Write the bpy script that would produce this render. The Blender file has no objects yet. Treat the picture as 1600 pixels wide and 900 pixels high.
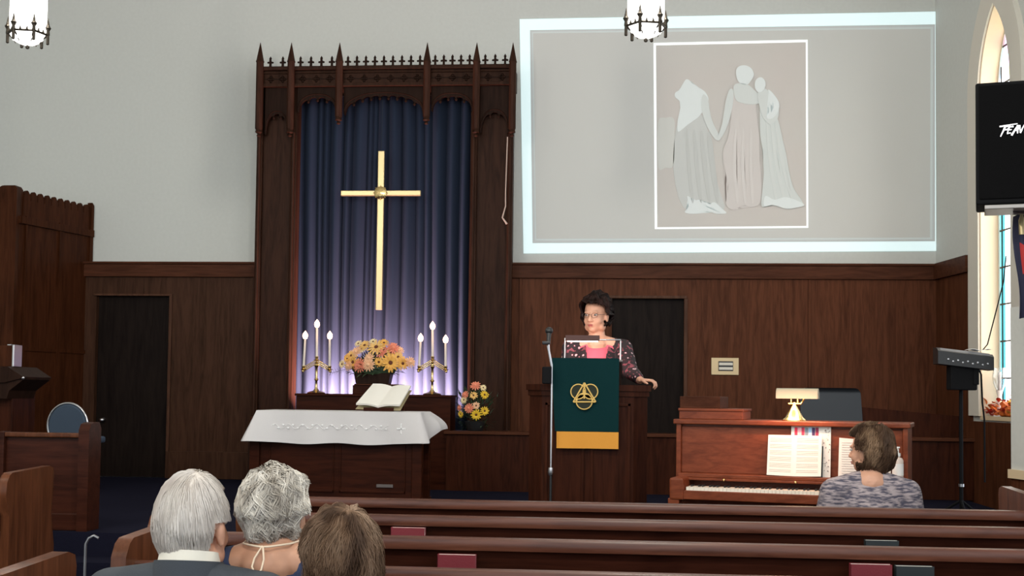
import bpy, bmesh, math, random
from mathutils import Vector, Matrix, noise
from mathutils.geometry import tessellate_polygon
random.seed(7)
SC = bpy.context.scene
COL = SC.collection
PI = math.pi
V = Vector
# ---------------------------------------------------------------- camera
F = 2000.0; PSI = math.atan(.09); THETA = math.atan(.045); RHO = .012
CAMZ = 1.365; PYC = 525.0
CP = V((0, 0, CAMZ))
f0 = V((-math.sin(PSI), math.cos(PSI), 0))
CF = (f0 * math.cos(THETA) + V((0, 0, 1)) * math.sin(THETA)).normalized()
CR0 = V((math.cos(PSI), math.sin(PSI), 0)); CU0 = CR0.cross(CF)
CR = CR0 * math.cos(RHO) + CU0 * math.sin(RHO)
CU = CU0 * math.cos(RHO) - CR0 * math.sin(RHO)
cd = bpy.data.cameras.new('camera'); cam = bpy.data.objects.new('camera', cd); COL.objects.link(cam)
cd.sensor_width = 36; cd.lens = 36 * F / 1600; cd.shift_y = (PYC - 450) / 1600
cd.clip_start = .05; cd.clip_end = 100
cam.matrix_world = Matrix(((CR.x, CU.x, -CF.x, 0), (CR.y, CU.y, -CF.y, 0), (CR.z, CU.z, -CF.z, CAMZ), (0, 0, 0, 1)))
SC.camera = cam
def ray(px, py): return (CF + CR * ((px - 800) / F) + CU * ((PYC - py) / F)).normalized()
def atY(px, py, Y): d = ray(px, py); return CP + d * (Y / d.y)
def atZ(px, py, Z): d = ray(px, py); return CP + d * ((Z - CAMZ) / d.z)
def atP(px, py, p, n): d = ray(px, py); return CP + d * ((p - CP).dot(n) / d.dot(n))
def XY(px, Y): return atY(px, 615, Y).x
def ZY(py, Y, px=800): return atY(px, py, Y).z
# ---------------------------------------------------------------- world, exposure, lamps' light
SC.view_settings.view_transform = 'Standard'; SC.view_settings.look = 'None'
SC.view_settings.exposure = 0.0; SC.view_settings.gamma = 1.0; SC.view_settings.use_curve_mapping = False
w = bpy.data.worlds.new('world'); SC.world = w; w.use_nodes = True
w.node_tree.nodes['Background'].inputs[0].default_value = (.86, .93, 1, 1)
w.node_tree.nodes['Background'].inputs[1].default_value = 2.0
def point(name, loc, power, col, r=.05):
    l = bpy.data.lights.new(name, 'POINT'); l.energy = power; l.color = col; l.shadow_soft_size = r
    o = bpy.data.objects.new(name, l); o.location = loc; COL.objects.link(o); return o
def area(name, loc, rot, sx, sy, power, col, spread=None):
    l = bpy.data.lights.new(name, 'AREA'); l.shape = 'RECTANGLE'; l.size = sx; l.size_y = sy; l.energy = power; l.color = col
    if spread: l.spread = spread
    o = bpy.data.objects.new(name, l); o.location = loc; o.rotation_euler = rot; COL.objects.link(o); return o
def spot(name, loc, target, power, col, ang, blend=.6, r=.05):
    l = bpy.data.lights.new(name, 'SPOT'); l.energy = power; l.color = col; l.spot_size = ang; l.spot_blend = blend; l.shadow_soft_size = r
    o = bpy.data.objects.new(name, l); o.location = loc; COL.objects.link(o)
    o.rotation_euler = (V(target) - V(loc)).to_track_quat('-Z', 'Y').to_euler(); return o
WARM = (1, .93, .82)
# light of the front lantern pair, plus two unseen pairs added as fill
LANT_Y = 8.5
LX = (XY(27, LANT_Y), XY(1005, LANT_Y))
for yy in (LANT_Y, 4.6, .8):
    for xx in LX:
        point('lantern_and_fill_light', (xx, yy, 4.15), 205, WARM, .16)
# white uplights hidden behind the retable at the foot of the curtain
area('curtain_uplight', (XY(585, 12.5), 12.60, 1.16), (math.radians(140), 0, 0), 1.40, .05, 200, (1, .57, .56), math.radians(125))
# daylight through the side window
# ---------------------------------------------------------------- materials
def newmat(name):
    m = bpy.data.materials.new(name); m.use_nodes = True
    return m, m.node_tree.nodes, m.node_tree.links, m.node_tree.nodes['Principled BSDF']
def rgb(r, g, b):
    f = lambda c: (c / 255 / 12.92) if c / 255 <= .04045 else ((c / 255 + .055) / 1.055) ** 2.4
    return (f(r), f(g), f(b), 1)
def mat(name, col, rough=.5, metal=0, emit=None, es=0, spec=.5, bump=0, bscale=60, var=0, sheen=0, trans=0, alpha=1):
    m, N, L, P = newmat(name)
    P.inputs['Base Color'].default_value = col; P.inputs['Roughness'].default_value = rough
    P.inputs['Metallic'].default_value = metal; P.inputs['Specular IOR Level'].default_value = spec
    if sheen: P.inputs['Sheen Weight'].default_value = sheen
    if trans: P.inputs['Transmission Weight'].default_value = trans
    if alpha < 1: P.inputs['Alpha'].default_value = alpha
    if emit: P.inputs['Emission Color'].default_value = emit; P.inputs['Emission Strength'].default_value = es
    if bump or var:
        tc = N.new('ShaderNodeTexCoord'); nz = N.new('ShaderNodeTexNoise'); nz.inputs['Scale'].default_value = bscale
        nz.inputs['Detail'].default_value = 4
        L.new(tc.outputs['Object'], nz.inputs['Vector'])
        if bump:
            b = N.new('ShaderNodeBump'); b.inputs['Strength'].default_value = bump; b.inputs['Distance'].default_value = .01
            L.new(nz.outputs['Fac'], b.inputs['Height']); L.new(b.outputs[0], P.inputs['Normal'])
        if var:
            r = N.new('ShaderNodeValToRGB'); r.color_ramp.elements[0].position = .3; r.color_ramp.elements[1].position = .7
            r.color_ramp.elements[0].color = [c * (1 - var) for c in col[:3]] + [1]
            r.color_ramp.elements[1].color = [min(1, c * (1 + var)) for c in col[:3]] + [1]
            L.new(nz.outputs['Fac'], r.inputs[0]); L.new(r.outputs[0], P.inputs['Base Color'])
    return m
def wood(name, c1, c2, rough=.38, axis='z', coat=.0, bump=.05, spec=.05):
    m, N, L, P = newmat(name)
    tc = N.new('ShaderNodeTexCoord'); mp = N.new('ShaderNodeMapping')
    s = {'z': (9, 9, .9), 'x': (.9, 9, 9), 'y': (9, .9, 9)}[axis]
    mp.inputs['Scale'].default_value = s
    nz = N.new('ShaderNodeTexNoise'); nz.inputs['Scale'].default_value = 2.2; nz.inputs['Detail'].default_value = 8; nz.inputs['Distortion'].default_value = 1.1
    n2 = N.new('ShaderNodeTexNoise'); n2.inputs['Scale'].default_value = 11; n2.inputs['Detail'].default_value = 3
    mx = N.new('ShaderNodeMath'); mx.operation = 'MULTIPLY_ADD'; mx.inputs[1].default_value = .35
    r = N.new('ShaderNodeValToRGB'); r.color_ramp.elements[0].position = .42; r.color_ramp.elements[1].position = .82
    r.color_ramp.elements[0].color = c1; r.color_ramp.elements[1].color = c2
    L.new(tc.outputs['Object'], mp.inputs[0]); L.new(mp.outputs[0], nz.inputs['Vector']); L.new(mp.outputs[0], n2.inputs['Vector'])
    L.new(n2.outputs['Fac'], mx.inputs[0]); L.new(nz.outputs['Fac'], mx.inputs[2])
    L.new(mx.outputs[0], r.inputs[0]); L.new(r.outputs[0], P.inputs['Base Color'])
    b = N.new('ShaderNodeBump'); b.inputs['Strength'].default_value = bump; b.inputs['Distance'].default_value = .004
    L.new(nz.outputs['Fac'], b.inputs['Height']); L.new(b.outputs[0], P.inputs['Normal'])
    P.inputs['Specular IOR Level'].default_value = spec; P.inputs['Roughness'].default_value = rough; P.inputs['Coat Weight'].default_value = coat; P.inputs['Coat Roughness'].default_value = .25
    return m
M = {}
M['plaster'] = mat('wall_plaster', (.60, .615, .585, 1), .9, bump=.04, bscale=30, var=.02)
M['cream'] = mat('cream_plaster', (.70, .66, .58, 1), .75)
M['tan'] = mat('tan_jamb', (.72, .56, .36, 1), .7)
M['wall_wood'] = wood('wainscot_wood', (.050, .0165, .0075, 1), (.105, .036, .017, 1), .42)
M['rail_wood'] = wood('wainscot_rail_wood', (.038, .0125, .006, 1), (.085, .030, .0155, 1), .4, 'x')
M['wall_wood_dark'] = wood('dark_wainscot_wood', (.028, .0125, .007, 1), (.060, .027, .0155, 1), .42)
M['door'] = wood('door_wood', (.006, .0035, .003, 1), (.014, .009, .007, 1), .45)
M['rere'] = wood('reredos_wood', (.020, .0085, .0052, 1), (.044, .019, .0115, 1), .42)
M['rere_dark'] = wood('reredos_dark_wood', (.012, .0055, .0035, 1), (.025, .0115, .0075, 1), .5)
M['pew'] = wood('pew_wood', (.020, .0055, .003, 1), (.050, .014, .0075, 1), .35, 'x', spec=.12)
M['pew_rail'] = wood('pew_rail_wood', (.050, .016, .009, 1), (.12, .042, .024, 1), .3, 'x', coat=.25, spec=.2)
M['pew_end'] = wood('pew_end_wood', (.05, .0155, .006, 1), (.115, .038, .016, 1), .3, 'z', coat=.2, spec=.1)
M['case'] = wood('case_wood', (.025, .0075, .0028, 1), (.058, .018, .0072, 1), .42)
M['table'] = wood('table_wood', (.018, .0045, .002, 1), (.042, .0105, .0045, 1), .38, 'x')
M['pulpit'] = wood('pulpit_wood', (.018, .005, .0025, 1), (.046, .013, .006, 1), .38)
M['piano'] = wood('piano_wood', (.115, .026, .010, 1), (.21, .052, .021, 1), .33, 'x', spec=.2)
M['carpet'] = mat('blue_carpet', (.0095, .0095, .020, 1), .95, spec=.05, bump=.5, bscale=250, var=.25)
M['nave'] = mat('nave_carpet', (.009, .009, .017, 1), .95, spec=.05, bump=.5, bscale=250, var=.25)
M['brass'] = mat('brass', (.80, .60, .27, 1), .22, 1)
M['gold'] = mat('gold_metal', (.50, .40, .22, 1), .4, 1)
M['goldcloth'] = mat('gold_cloth', (.70, .30, .035, 1), .8, bump=.2, bscale=300)
M['steel'] = mat('steel', (.6, .6, .62, 1), .3, 1)
M['black'] = mat('black_plastic', (.012, .012, .013, 1), .4)
M['blackm'] = mat('black_matt', (.004, .004, .005, 1), .75, spec=.15)
M['white'] = mat('white_plastic', (.8, .8, .78, 1), .4)
M['paper'] = mat('paper', (.80, .77, .70, 1), .8)
M['paper_edge'] = mat('page_edges', (.74, .71, .64, 1), .85, bump=.3, bscale=200)
M['ink'] = mat('ink', (.18, .15, .14, 1), .8)
M['linen'] = mat('white_linen', (.62, .60, .60, 1), .9, bump=.08, bscale=160)
M['thread'] = mat('white_thread', (.9, .9, .9, 1), .6)
M['red_cover'] = mat('red_cover', (.17, .012, .02, 1), .55, bump=.1, bscale=200)
M['dark_cover'] = mat('dark_cover', (.012, .018, .02, 1), .55)
M['iron'] = mat('bronze_iron', (.035, .028, .02, 1), .45, .7)
M['wax'] = mat('candle_wax', (.75, .68, .62, 1), .5)
M['flame'] = mat('flame', (1, .8, .6, 1), .5, emit=(1, .60, .46, 1), es=4.5)
M['lampglass'] = mat('lantern_glass', (1, 1, 1, 1), .4, emit=(1, .97, .91, 1), es=3.2)
M['green'] = mat('green_cloth', (.003, .026, .028, 1), .85, spec=.1, bump=.15, bscale=300)
M['leafg'] = mat('leaf_green', (.03, .06, .025, 1), .6, var=.4, bscale=20)
M['skin'] = mat('skin', (.62, .33, .22, 1), .5, var=.06, bscale=25)
M['skin2'] = mat('skin_tanned', (.50, .26, .16, 1), .5, var=.06, bscale=25)
M['lips'] = mat('lips', (.40, .10, .09, 1), .45)
M['eyew'] = mat('eye_white', (.42, .40, .38, 1), .4)
M['iris'] = mat('iris', (.05, .03, .02, 1), .3)
M['chairblue'] = mat('blue_seat_fabric', (.045, .07, .11, 1), .8, bump=.2, bscale=200)
M['sill_orange'] = mat('orange_leaf', (.75, .17, .03, 1), .6, var=.4, bscale=25)
M['sill_yellow'] = mat('yellow_leaf', (.85, .50, .06, 1), .6, var=.3, bscale=25)
M['sill_red'] = mat('red_leaf', (.50, .035, .02, 1), .6, var=.4, bscale=25)
M['glass'] = mat('clear_glass', (.95, .97, 1, 1), .05, trans=1)
M['navy'] = mat('navy_cloth', (.02, .022, .055, 1), .8, bump=.2, bscale=200)
M['redcloth'] = mat('red_cloth', (.45, .03, .03, 1), .8)
# ---------------------------------------------------------------- builders
def finish(name, bm, m, parent=None, loc=None, smooth=None, recalc=True):
    """link bm (world coordinates) as ONE mesh object; loc = where its origin goes"""
    if recalc: bmesh.ops.recalc_face_normals(bm, faces=bm.faces)
    base = V((0, 0, 0))
    if parent is not None:
        q = parent
        while q is not None: base = base + q.location; q = q.parent
    off = V(loc) if loc is not None else base.copy()
    if parent is not None and loc is None: off = base
    for v in bm.verts: v.co -= off
    me = bpy.data.meshes.new(name); bm.to_mesh(me); bm.free()
    if isinstance(m, (list, tuple)):
        for k in m: me.materials.append(k)
    else: me.materials.append(m)
    if smooth is not None:
        for p in me.polygons: p.use_smooth = True
        try: me.set_sharp_from_angle(angle=math.radians(smooth))
        except Exception: pass
    o = bpy.data.objects.new(name, me); COL.objects.link(o)
    o.location = off - base if parent is not None else off
    if parent is not None: o.parent = parent
    return o
def tag(o, label, cat, group=None, kind=None):
    o['label'] = label; o['category'] = cat
    if group: o['group'] = group
    if kind: o['kind'] = kind
    return o
def thing(name, label, cat, loc, group=None):
    o = bpy.data.objects.new(name, None); COL.objects.link(o); o.location = V(loc); o.empty_display_size = .1
    return tag(o, label, cat, group)
def struct(name, bm, m, smooth=None):
    o = finish(name, bm, m, smooth=smooth); o['kind'] = 'structure'; return o
def dup(root, delta, label=None, group=None):
    r = root.copy(); COL.objects.link(r); r.location = root.location + V(delta)
    if label: r['label'] = label
    if group: r['group'] = group
    for ch in list(root.children):
        c = ch.copy(); COL.objects.link(c); c.parent = r
        for g in list(ch.children):
            d = g.copy(); COL.objects.link(d); d.parent = c
    return r
def NB(): return bmesh.new()
def box(bm, x0, x1, y0, y1, z0, z1, bev=0, T=None, mi=0):
    r = bmesh.ops.create_cube(bm, size=1.0)
    vs = r['verts']
    for v in vs: v.co = V(((x0 + x1) / 2 + v.co.x * (x1 - x0), (y0 + y1) / 2 + v.co.y * (y1 - y0), (z0 + z1) / 2 + v.co.z * (z1 - z0)))
    fs = set(f for v in vs for f in v.link_faces)
    if bev:
        es = list(set(e for v in vs for e in v.link_edges))
        rr = bmesh.ops.bevel(bm, geom=es, offset=bev, segments=2, profile=.5, affect='EDGES')
        vs = list(set(v for f in rr['faces'] for v in f.verts) | set(v for v in vs if v.is_valid))
        fs = set(f for v in vs for f in v.link_faces)
    for f in fs: f.material_index = mi
    if T is not None:
        for v in vs: v.co = T @ v.co
    return vs
def prism(bm, pts, d, mapf=None, mi=0):
    """pts: 2D outline (u,v); extruded from 0..d along third axis; mapf(u,v,w)->Vector"""
    mapf = mapf or (lambda u, v, w_: V((u, w_, v)))
    a = [bm.verts.new(mapf(u, v, d[0])) for u, v in pts]; b = [bm.verts.new(mapf(u, v, d[1])) for u, v in pts]
    fs = []; n = len(pts)
    for i, j, k in tessellate_polygon([[V((u, v, 0)) for u, v in pts]]):
        try: fs += [bm.faces.new((a[i], a[j], a[k])), bm.faces.new((b[k], b[j], b[i]))]
        except ValueError: pass
    for i in range(n): fs.append(bm.faces.new((a[i], b[i], b[(i + 1) % n], a[(i + 1) % n])))
    for f in fs: f.material_index = mi
    return a + b
def frame_of(d):
    d = d.normalized(); u = d.cross(V((0, 0, 1)))
    if u.length < 1e-3: u = V((1, 0, 0))
    u.normalize(); return u, d.cross(u).normalized()
def tube(bm, pts, rad, n=10, cap=True, mi=0):
    pts = [V(p) for p in pts]; rs = rad if isinstance(rad, (list, tuple)) else [rad] * len(pts)
    rings = []; pu = None
    for i, p in enumerate(pts):
        d = (pts[min(i + 1, len(pts) - 1)] - pts[max(i - 1, 0)])
        u, w_ = frame_of(d)
        if pu is not None:
            u = (pu - d.normalized() * pu.dot(d.normalized()))
            u = u.normalized() if u.length > 1e-6 else frame_of(d)[0]
            w_ = d.normalized().cross(u).normalized()
        pu = u
        rings.append([bm.verts.new(p + (u * math.cos(2 * PI * k / n) + w_ * math.sin(2 * PI * k / n)) * rs[i]) for k in range(n)])
    for a, b in zip(rings, rings[1:]):
        for k in range(n):
            f = bm.faces.new((a[k], a[(k + 1) % n], b[(k + 1) % n], b[k])); f.material_index = mi
    if cap:
        for r in (rings[0], rings[-1]):
            f = bm.faces.new(r); f.material_index = mi
def cyl(bm, p0, p1, r0, r1=None, n=16, mi=0): tube(bm, [p0, p1], [r0, r0 if r1 is None else r1], n, mi=mi)
def lathe(bm, prof, c=(0, 0, 0), n=24, T=None, mi=0, sx=1, sy=1):
    rings = []; c = V(c)
    for r, z in prof:
        ring = []
        for k in range(n):
            p = V((r * sx * math.cos(2 * PI * k / n), r * sy * math.sin(2 * PI * k / n), z))
            ring.append(bm.verts.new((T @ p if T is not None else p) + c))
        rings.append(ring)
    for a, b in zip(rings, rings[1:]):
        for k in range(n):
            f = bm.faces.new((a[k], a[(k + 1) % n], b[(k + 1) % n], b[k])); f.material_index = mi
    for r in (rings[0], rings[-1]):
        f = bm.faces.new(r); f.material_index = mi
def ell(bm, c, r, T=None, sub=3, mi=0):
    """ellipsoid; c local centre, r radii (float or 3), T a 4x4"""
    rr = bmesh.ops.create_icosphere(bm, subdivisions=sub, radius=1.0)
    r = (r, r, r) if isinstance(r, (int, float)) else r
    for v in rr['verts']:
        p = V((v.co.x * r[0] + c[0], v.co.y * r[1] + c[1], v.co.z * r[2] + c[2]))
        v.co = T @ p if T is not None else p
    if mi:
        for f in set(f for v in rr['verts'] for f in v.link_faces): f.material_index = mi
def cap(bm, p0, r0, p1, r1, T=None, n=14):
    p0, p1 = V(p0), V(p1)
    if T is not None: p0, p1 = T @ p0, T @ p1
    ell(bm, p0, r0, sub=2); ell(bm, p1, r1, sub=2); cyl(bm, p0, p1, r0, r1, n)
def chain(bm, pts, T=None):
    """pts: [(x,y,z,r), ...] tapered limb"""
    for a, b in zip(pts, pts[1:]): cap(bm, a[:3], a[3], b[:3], b[3], T)
def remesh(bm, voxel, it=4, fac=.6):
    """fuse overlapping closed pieces into one continuous surface; returns a new bmesh"""
    bmesh.ops.recalc_face_normals(bm, faces=bm.faces)
    me = bpy.data.meshes.new('tmp'); bm.to_mesh(me); bm.free()
    o = bpy.data.objects.new('tmp', me); COL.objects.link(o)
    r = o.modifiers.new('r', 'REMESH'); r.mode = 'VOXEL'; r.voxel_size = voxel; r.adaptivity = 0
    s = o.modifiers.new('s', 'SMOOTH'); s.iterations = it; s.factor = fac
    dg = bpy.context.evaluated_depsgraph_get(); e = o.evaluated_get(dg)
    m2 = bpy.data.meshes.new_from_object(e)
    bpy.data.objects.remove(o); bpy.data.meshes.remove(me)
    b = bmesh.new(); b.from_mesh(m2); bpy.data.meshes.remove(m2)
    return b
def grid(bm, fn, nu, nv, mi=0, closeu=False):
    vs = [[bm.verts.new(fn(i / nu, j / nv)) for i in range(nu + (0 if closeu else 1))] for j in range(nv + 1)]
    k = len(vs[0])
    for j in range(nv):
        for i in range(k if closeu else k - 1):
            f = bm.faces.new((vs[j][i], vs[j][(i + 1) % k], vs[j + 1][(i + 1) % k], vs[j + 1][i])); f.material_index = mi
def solid(bm, th):
    bmesh.ops.recalc_face_normals(bm, faces=bm.faces)
    bmesh.ops.solidify(bm, geom=bm.faces[:], thickness=th)
def rotz(a, at=(0, 0, 0)): return Matrix.Translation(V(at)) @ Matrix.Rotation(a, 4, 'Z')
# ================================================================ THE SETTING
YW = 13.0; YP = 12.9; ZPL = .45; CEIL = 6.6
A_ = atY(1468, 413, YP); ZR = A_.z                       # wainscot top / right corner
B_ = atZ(1518, 399, ZR)
LXW = -8.3; WLX = -8.4
bm = NB(); box(bm, LXW - .2, 6.5, -4, 13.3, -.1, 0); struct('floor', bm, M['nave'])
bm = NB(); box(bm, LXW - .2, 6.5, -4, 13.3, CEIL, CEIL + .1); struct('ceiling', bm, M['plaster'])
bm = NB(); box(bm, LXW - .1, A_.x + .3, YW, YW + .2, 0, CEIL); struct('wall_front', bm, M['plaster'])
bm = NB(); box(bm, WLX - .2, WLX, -4, 13.2, 0, CEIL); struct('wall_left', bm, M['plaster'])
# right wall, splayed: local s runs from the corner towards the nave
t_ = (B_ - A_); t_.z = 0; t_.normalize(); n_ = V((-t_.y, t_.x, 0))
if n_.x < 0: n_ = -n_
A0 = V((A_.x, A_.y, 0)) - t_ * .1
def RW(s, z, d=0): return A0 + t_ * s + n_ * d + V((0, 0, z))
def rs(px, py=500, d=0): return (atP(px, py, A0 + n_ * d, n_) - A0).dot(t_)
def rz(px, py, d=0): return atP(px, py, A0 + n_ * d, n_).z
s0 = rs(1537); s1 = rs(1586, 100); sc = (s0 + s1) / 2; hw = (s1 - s0) / 2
zsill = rz(1560, 651); zspr = rz(1537, 150); zap = rz(1560, 4)
def arch(hw_, zs, za, n=14, c=sc):
    """pointed arch outline from left spring over the apex to the right spring"""
    h = za - zs; R = (hw_ * hw_ + h * h) / (2 * hw_); out = []
    a1 = math.asin(min(1, h / R))
    for i in range(n + 1):
        a = a1 * i / n; out.append((c - hw_ + R - R * math.cos(a), zs + R * math.sin(a)))
    for i in range(n - 1, -1, -1):
        a = a1 * i / n; out.append((c + hw_ - R + R * math.cos(a), zs + R * math.sin(a)))
    return out
ar = arch(hw, zspr, zap)
SEND = 2.75                                                # window bay's near end
mpw = lambda u, v, w_: RW(u, v, w_)
half = len(ar) // 2
bm = NB()
prism(bm, [(-.1, 0), (sc, 0), (sc, zsill), (s0, zsill)] + ar[:half + 1] + [(sc, CEIL), (-.1, CEIL)], (0, .3), mpw)
prism(bm, [(sc, 0), (SEND, 0), (SEND, CEIL), (sc, CEIL)] + ar[half:] + [(s1, zsill), (sc, zsill)], (0, .3), mpw)
struct('wall_right', bm, M['plaster'])
# cream casing round the window: jambs + arch, proud of the wall
def ring(bm, o_, i_, d0, d1):
    n = len(o_)
    for k in range(n - 1):
        q = [o_[k], o_[k + 1], i_[k + 1], i_[k]]
        a = [bm.verts.new(RW(u, v, d0)) for u, v in q]; b = [bm.verts.new(RW(u, v, d1)) for u, v in q]
        bm.faces.new(a); bm.faces.new(b[::-1])
        for j in range(4): bm.faces.new((a[j], a[(j + 1) % 4], b[(j + 1) % 4], b[j]))
CW = s0 - rs(1521)
outer = [(s0 - CW, zsill)] + arch(hw + CW, zspr, zap + CW * 1.35) + [(s1 + CW, zsill)]
inner = [(s0, zsill)] + ar + [(s1, zsill)]
win = bpy.data.objects.new('window_1', None); COL.objects.link(win); win['kind'] = 'structure'; win.location = RW(sc, zsill, .12)
bm = NB(); ring(bm, outer, inner, -.05, .02); finish('window_casing', bm, M['cream'], win)
in2 = [(s0 + .018, zsill)] + arch(hw - .018, zspr, zap - .02) + [(s1 - .018, zsill)]
bm = NB(); ring(bm, inner, in2, -.03, .15); finish('window_jamb', bm, mat('cream_jamb', (.80, .64, .46, 1), .7), win)
in3 = [(s0 + .035, zsill + .02)] + arch(hw - .035, zspr, zap - .04) + [(s1 - .035, zsill + .02)]
bm = NB(); ring(bm, in2, in3, .125, .15); finish('window_frame', bm, M['cream'], win)
# the stained glass: leaded bars and panes lit by the day outside
m, N, L, P = newmat('stained_glass')
tc = N.new('ShaderNodeTexCoord'); vo = N.new('ShaderNodeTexVoronoi'); vo.inputs['Scale'].default_value = 7
sx = N.new('ShaderNodeSeparateXYZ'); L.new(tc.outputs['Object'], sx.inputs[0]); L.new(tc.outputs['Object'], vo.inputs['Vector'])
hs = N.new('ShaderNodeHueSaturation'); hs.inputs['Saturation'].default_value = 1.6; hs.inputs['Value'].default_value = 1.1
L.new(vo.outputs['Color'], hs.inputs['Color'])
gt = N.new('ShaderNodeMath'); gt.operation = 'GREATER_THAN'; gt.inputs[1].default_value = zspr - zsill + .15
L.new(sx.outputs['Z'], gt.inputs[0])
mixc = N.new('ShaderNodeMixRGB'); mixc.inputs[1].default_value = (.95, .97, 1, 1)
mm = N.new('ShaderNodeMath'); mm.operation = 'MULTIPLY'; mm.inputs[1].default_value = .7
L.new(gt.outputs[0], mm.inputs[0]); L.new(mm.outputs[0], mixc.inputs[0]); L.new(hs.outputs[0], mixc.inputs[2])
L.new(mixc.outputs[0], P.inputs['Emission Color']); P.inputs['Emission Strength'].default_value = 3.5
P.inputs['Base Color'].default_value = (.2, .2, .2, 1)
bm = NB(); prism(bm, [(s0 + .02, zsill)] + arch(hw - .02, zspr, zap - .025) + [(s1 - .02, zsill)], (.142, .147), mpw)
finish('glass_pane', bm, m, win)
teal = mat('teal_glass', (.1, .5, .55, 1), .2, emit=(.12, .62, .75, 1), es=.9)
bm = NB(); prism(bm, [(s0 + .04, zsill), (s0 + .14, zsill), (s0 + .14, zspr), (s0 + .04, zspr)], (.137, .141), mpw); finish('coloured_glass_border', bm, teal, win)
bm = NB()
zz = zsill
while zz < zap - .3:
    prism(bm, [(s0 + .05, zz), (s1 - .05, zz), (s1 - .05, zz + .014), (s0 + .05, zz + .014)], (.128, .137), mpw); zz += .33
for k in (.12, .48, .8):
    s_ = s0 + (s1 - s0) * k; prism(bm, [(s_, zsill), (s_ + .012, zsill), (s_ + .012, zspr + .25), (s_, zspr + .25)], (.13, .137), mpw)
finish('lead_bars', bm, M['iron'], win)
bm = NB(); prism(bm, [(s0 - .02, zsill - .035), (s1 + .05, zsill - .035), (s1 + .05, zsill), (s0 - .02, zsill)], (-.03, .23), mpw); finish('window_sill', bm, M['tan'], win)
area('window_daylight', RW(sc, (zsill + zspr) / 2 + .3, .12), ((-n_).to_track_quat('-Z', 'Y')).to_euler(), hw * 1.2, 2.8, 11, (1, .82, .62))
# wall pier on the right, nearer: plaster over a tan rail over dark wood
Pa = atY(1580, 740, 9.1); zr_ = Pa.z
dv = V((math.sin(math.radians(14)), -math.cos(math.radians(14)), 0)); pn = V((-dv.y, dv.x, 0))
def PW(s, z, d=0): return V((Pa.x, Pa.y, 0)) + dv * s + pn * d + V((0, 0, z))
mpp = lambda u, v, w_: PW(u, v, w_)
bm = NB(); prism(bm, [(0, zr_ + .03), (4.5, zr_ + .03), (4.5, CEIL), (1.3, CEIL), (1.3, 2.0), (0, 2.0)], (0, .3), mpp); wr = struct('wall_right.001', bm, M['plaster'])
bm = NB(); prism(bm, [(-.01, zr_ - .03), (4.5, zr_ - .03), (4.5, zr_ + .03), (-.01, zr_ + .03)], (-.02, .3), mpp); struct('trim_12', bm, M['tan'])
bm = NB(); prism(bm, [(0, 0), (4.5, 0), (4.5, zr_ - .03), (0, zr_ - .03)], (0.0, .3), mpp); struct('trim_13', bm, M['wall_wood'])
# ---- chancel platform with three steps
PX1 = .30; PX0 = -8.2; YF = 7.92
bm = NB(); box(bm, PX0, PX1, YF, 12.99, 0, ZPL); box(bm, PX1, A_.x + .02, 9.35, 12.99, 0, ZPL - .002); pf = struct('platform', bm, M['carpet'])
bm = NB(); box(bm, -4.2, PX1, YF - .29, YF, 0, ZPL - .15); struct('platform_step', bm, M['carpet'])
bm = NB(); box(bm, -4.2, PX1, YF - .58, YF - .29, 0, ZPL - .30); struct('platform_step.001', bm, M['carpet'])
# ---- wainscot
dx = [XY(147, YP), XY(262, YP), XY(955, YP), XY(1068, YP)]; zd = ZY(466, YP, 900)
zr0 = ZR - .155
REX0, REX1 = XY(402, 12.7), XY(790, 12.7)
bm = NB()
for a, b in ((REX1 - .05, dx[2]), (dx[3], A_.x)): box(bm, a, b, YP, YW, ZPL, zr0)
box(bm, dx[2], dx[3], YP, YW, zd, zr0)
struct('trim_1', bm, M['wall_wood'])
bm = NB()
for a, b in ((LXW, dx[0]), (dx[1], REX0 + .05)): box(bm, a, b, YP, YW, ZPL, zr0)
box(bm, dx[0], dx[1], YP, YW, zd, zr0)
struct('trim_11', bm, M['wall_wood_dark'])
bm = NB()
for a, b in ((LXW, REX0 + .05), (REX1 - .05, A_.x)):
    box(bm, a, b, YP - .035, YW, zr0, ZR - .02, .004); box(bm, a, b, YP - .06, YW, ZR - .022, ZR, .004)
struct('trim_2', bm, M['rail_wood'])
# panel seams: thin stiles
bm = NB()
for px in (812, 1265):
    x = XY(px, YP); box(bm, x - .014, x + .014, YP - .014, YP, ZPL, zr0, .004)
x = XY(1466, YP); box(bm, x - .014, x + .014, YP - .012, YP, ZPL, zr0, .004)
struct('trim_3', bm, M['wall_wood'])
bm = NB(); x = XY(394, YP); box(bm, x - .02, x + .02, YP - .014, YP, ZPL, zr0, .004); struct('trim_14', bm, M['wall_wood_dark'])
bm = NB(); box(bm, dx[1], REX0, YP - .03, YP, ZPL, ZPL + .28, .006); struct('baseboard_front', bm, M['wall_wood_dark'])
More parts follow.
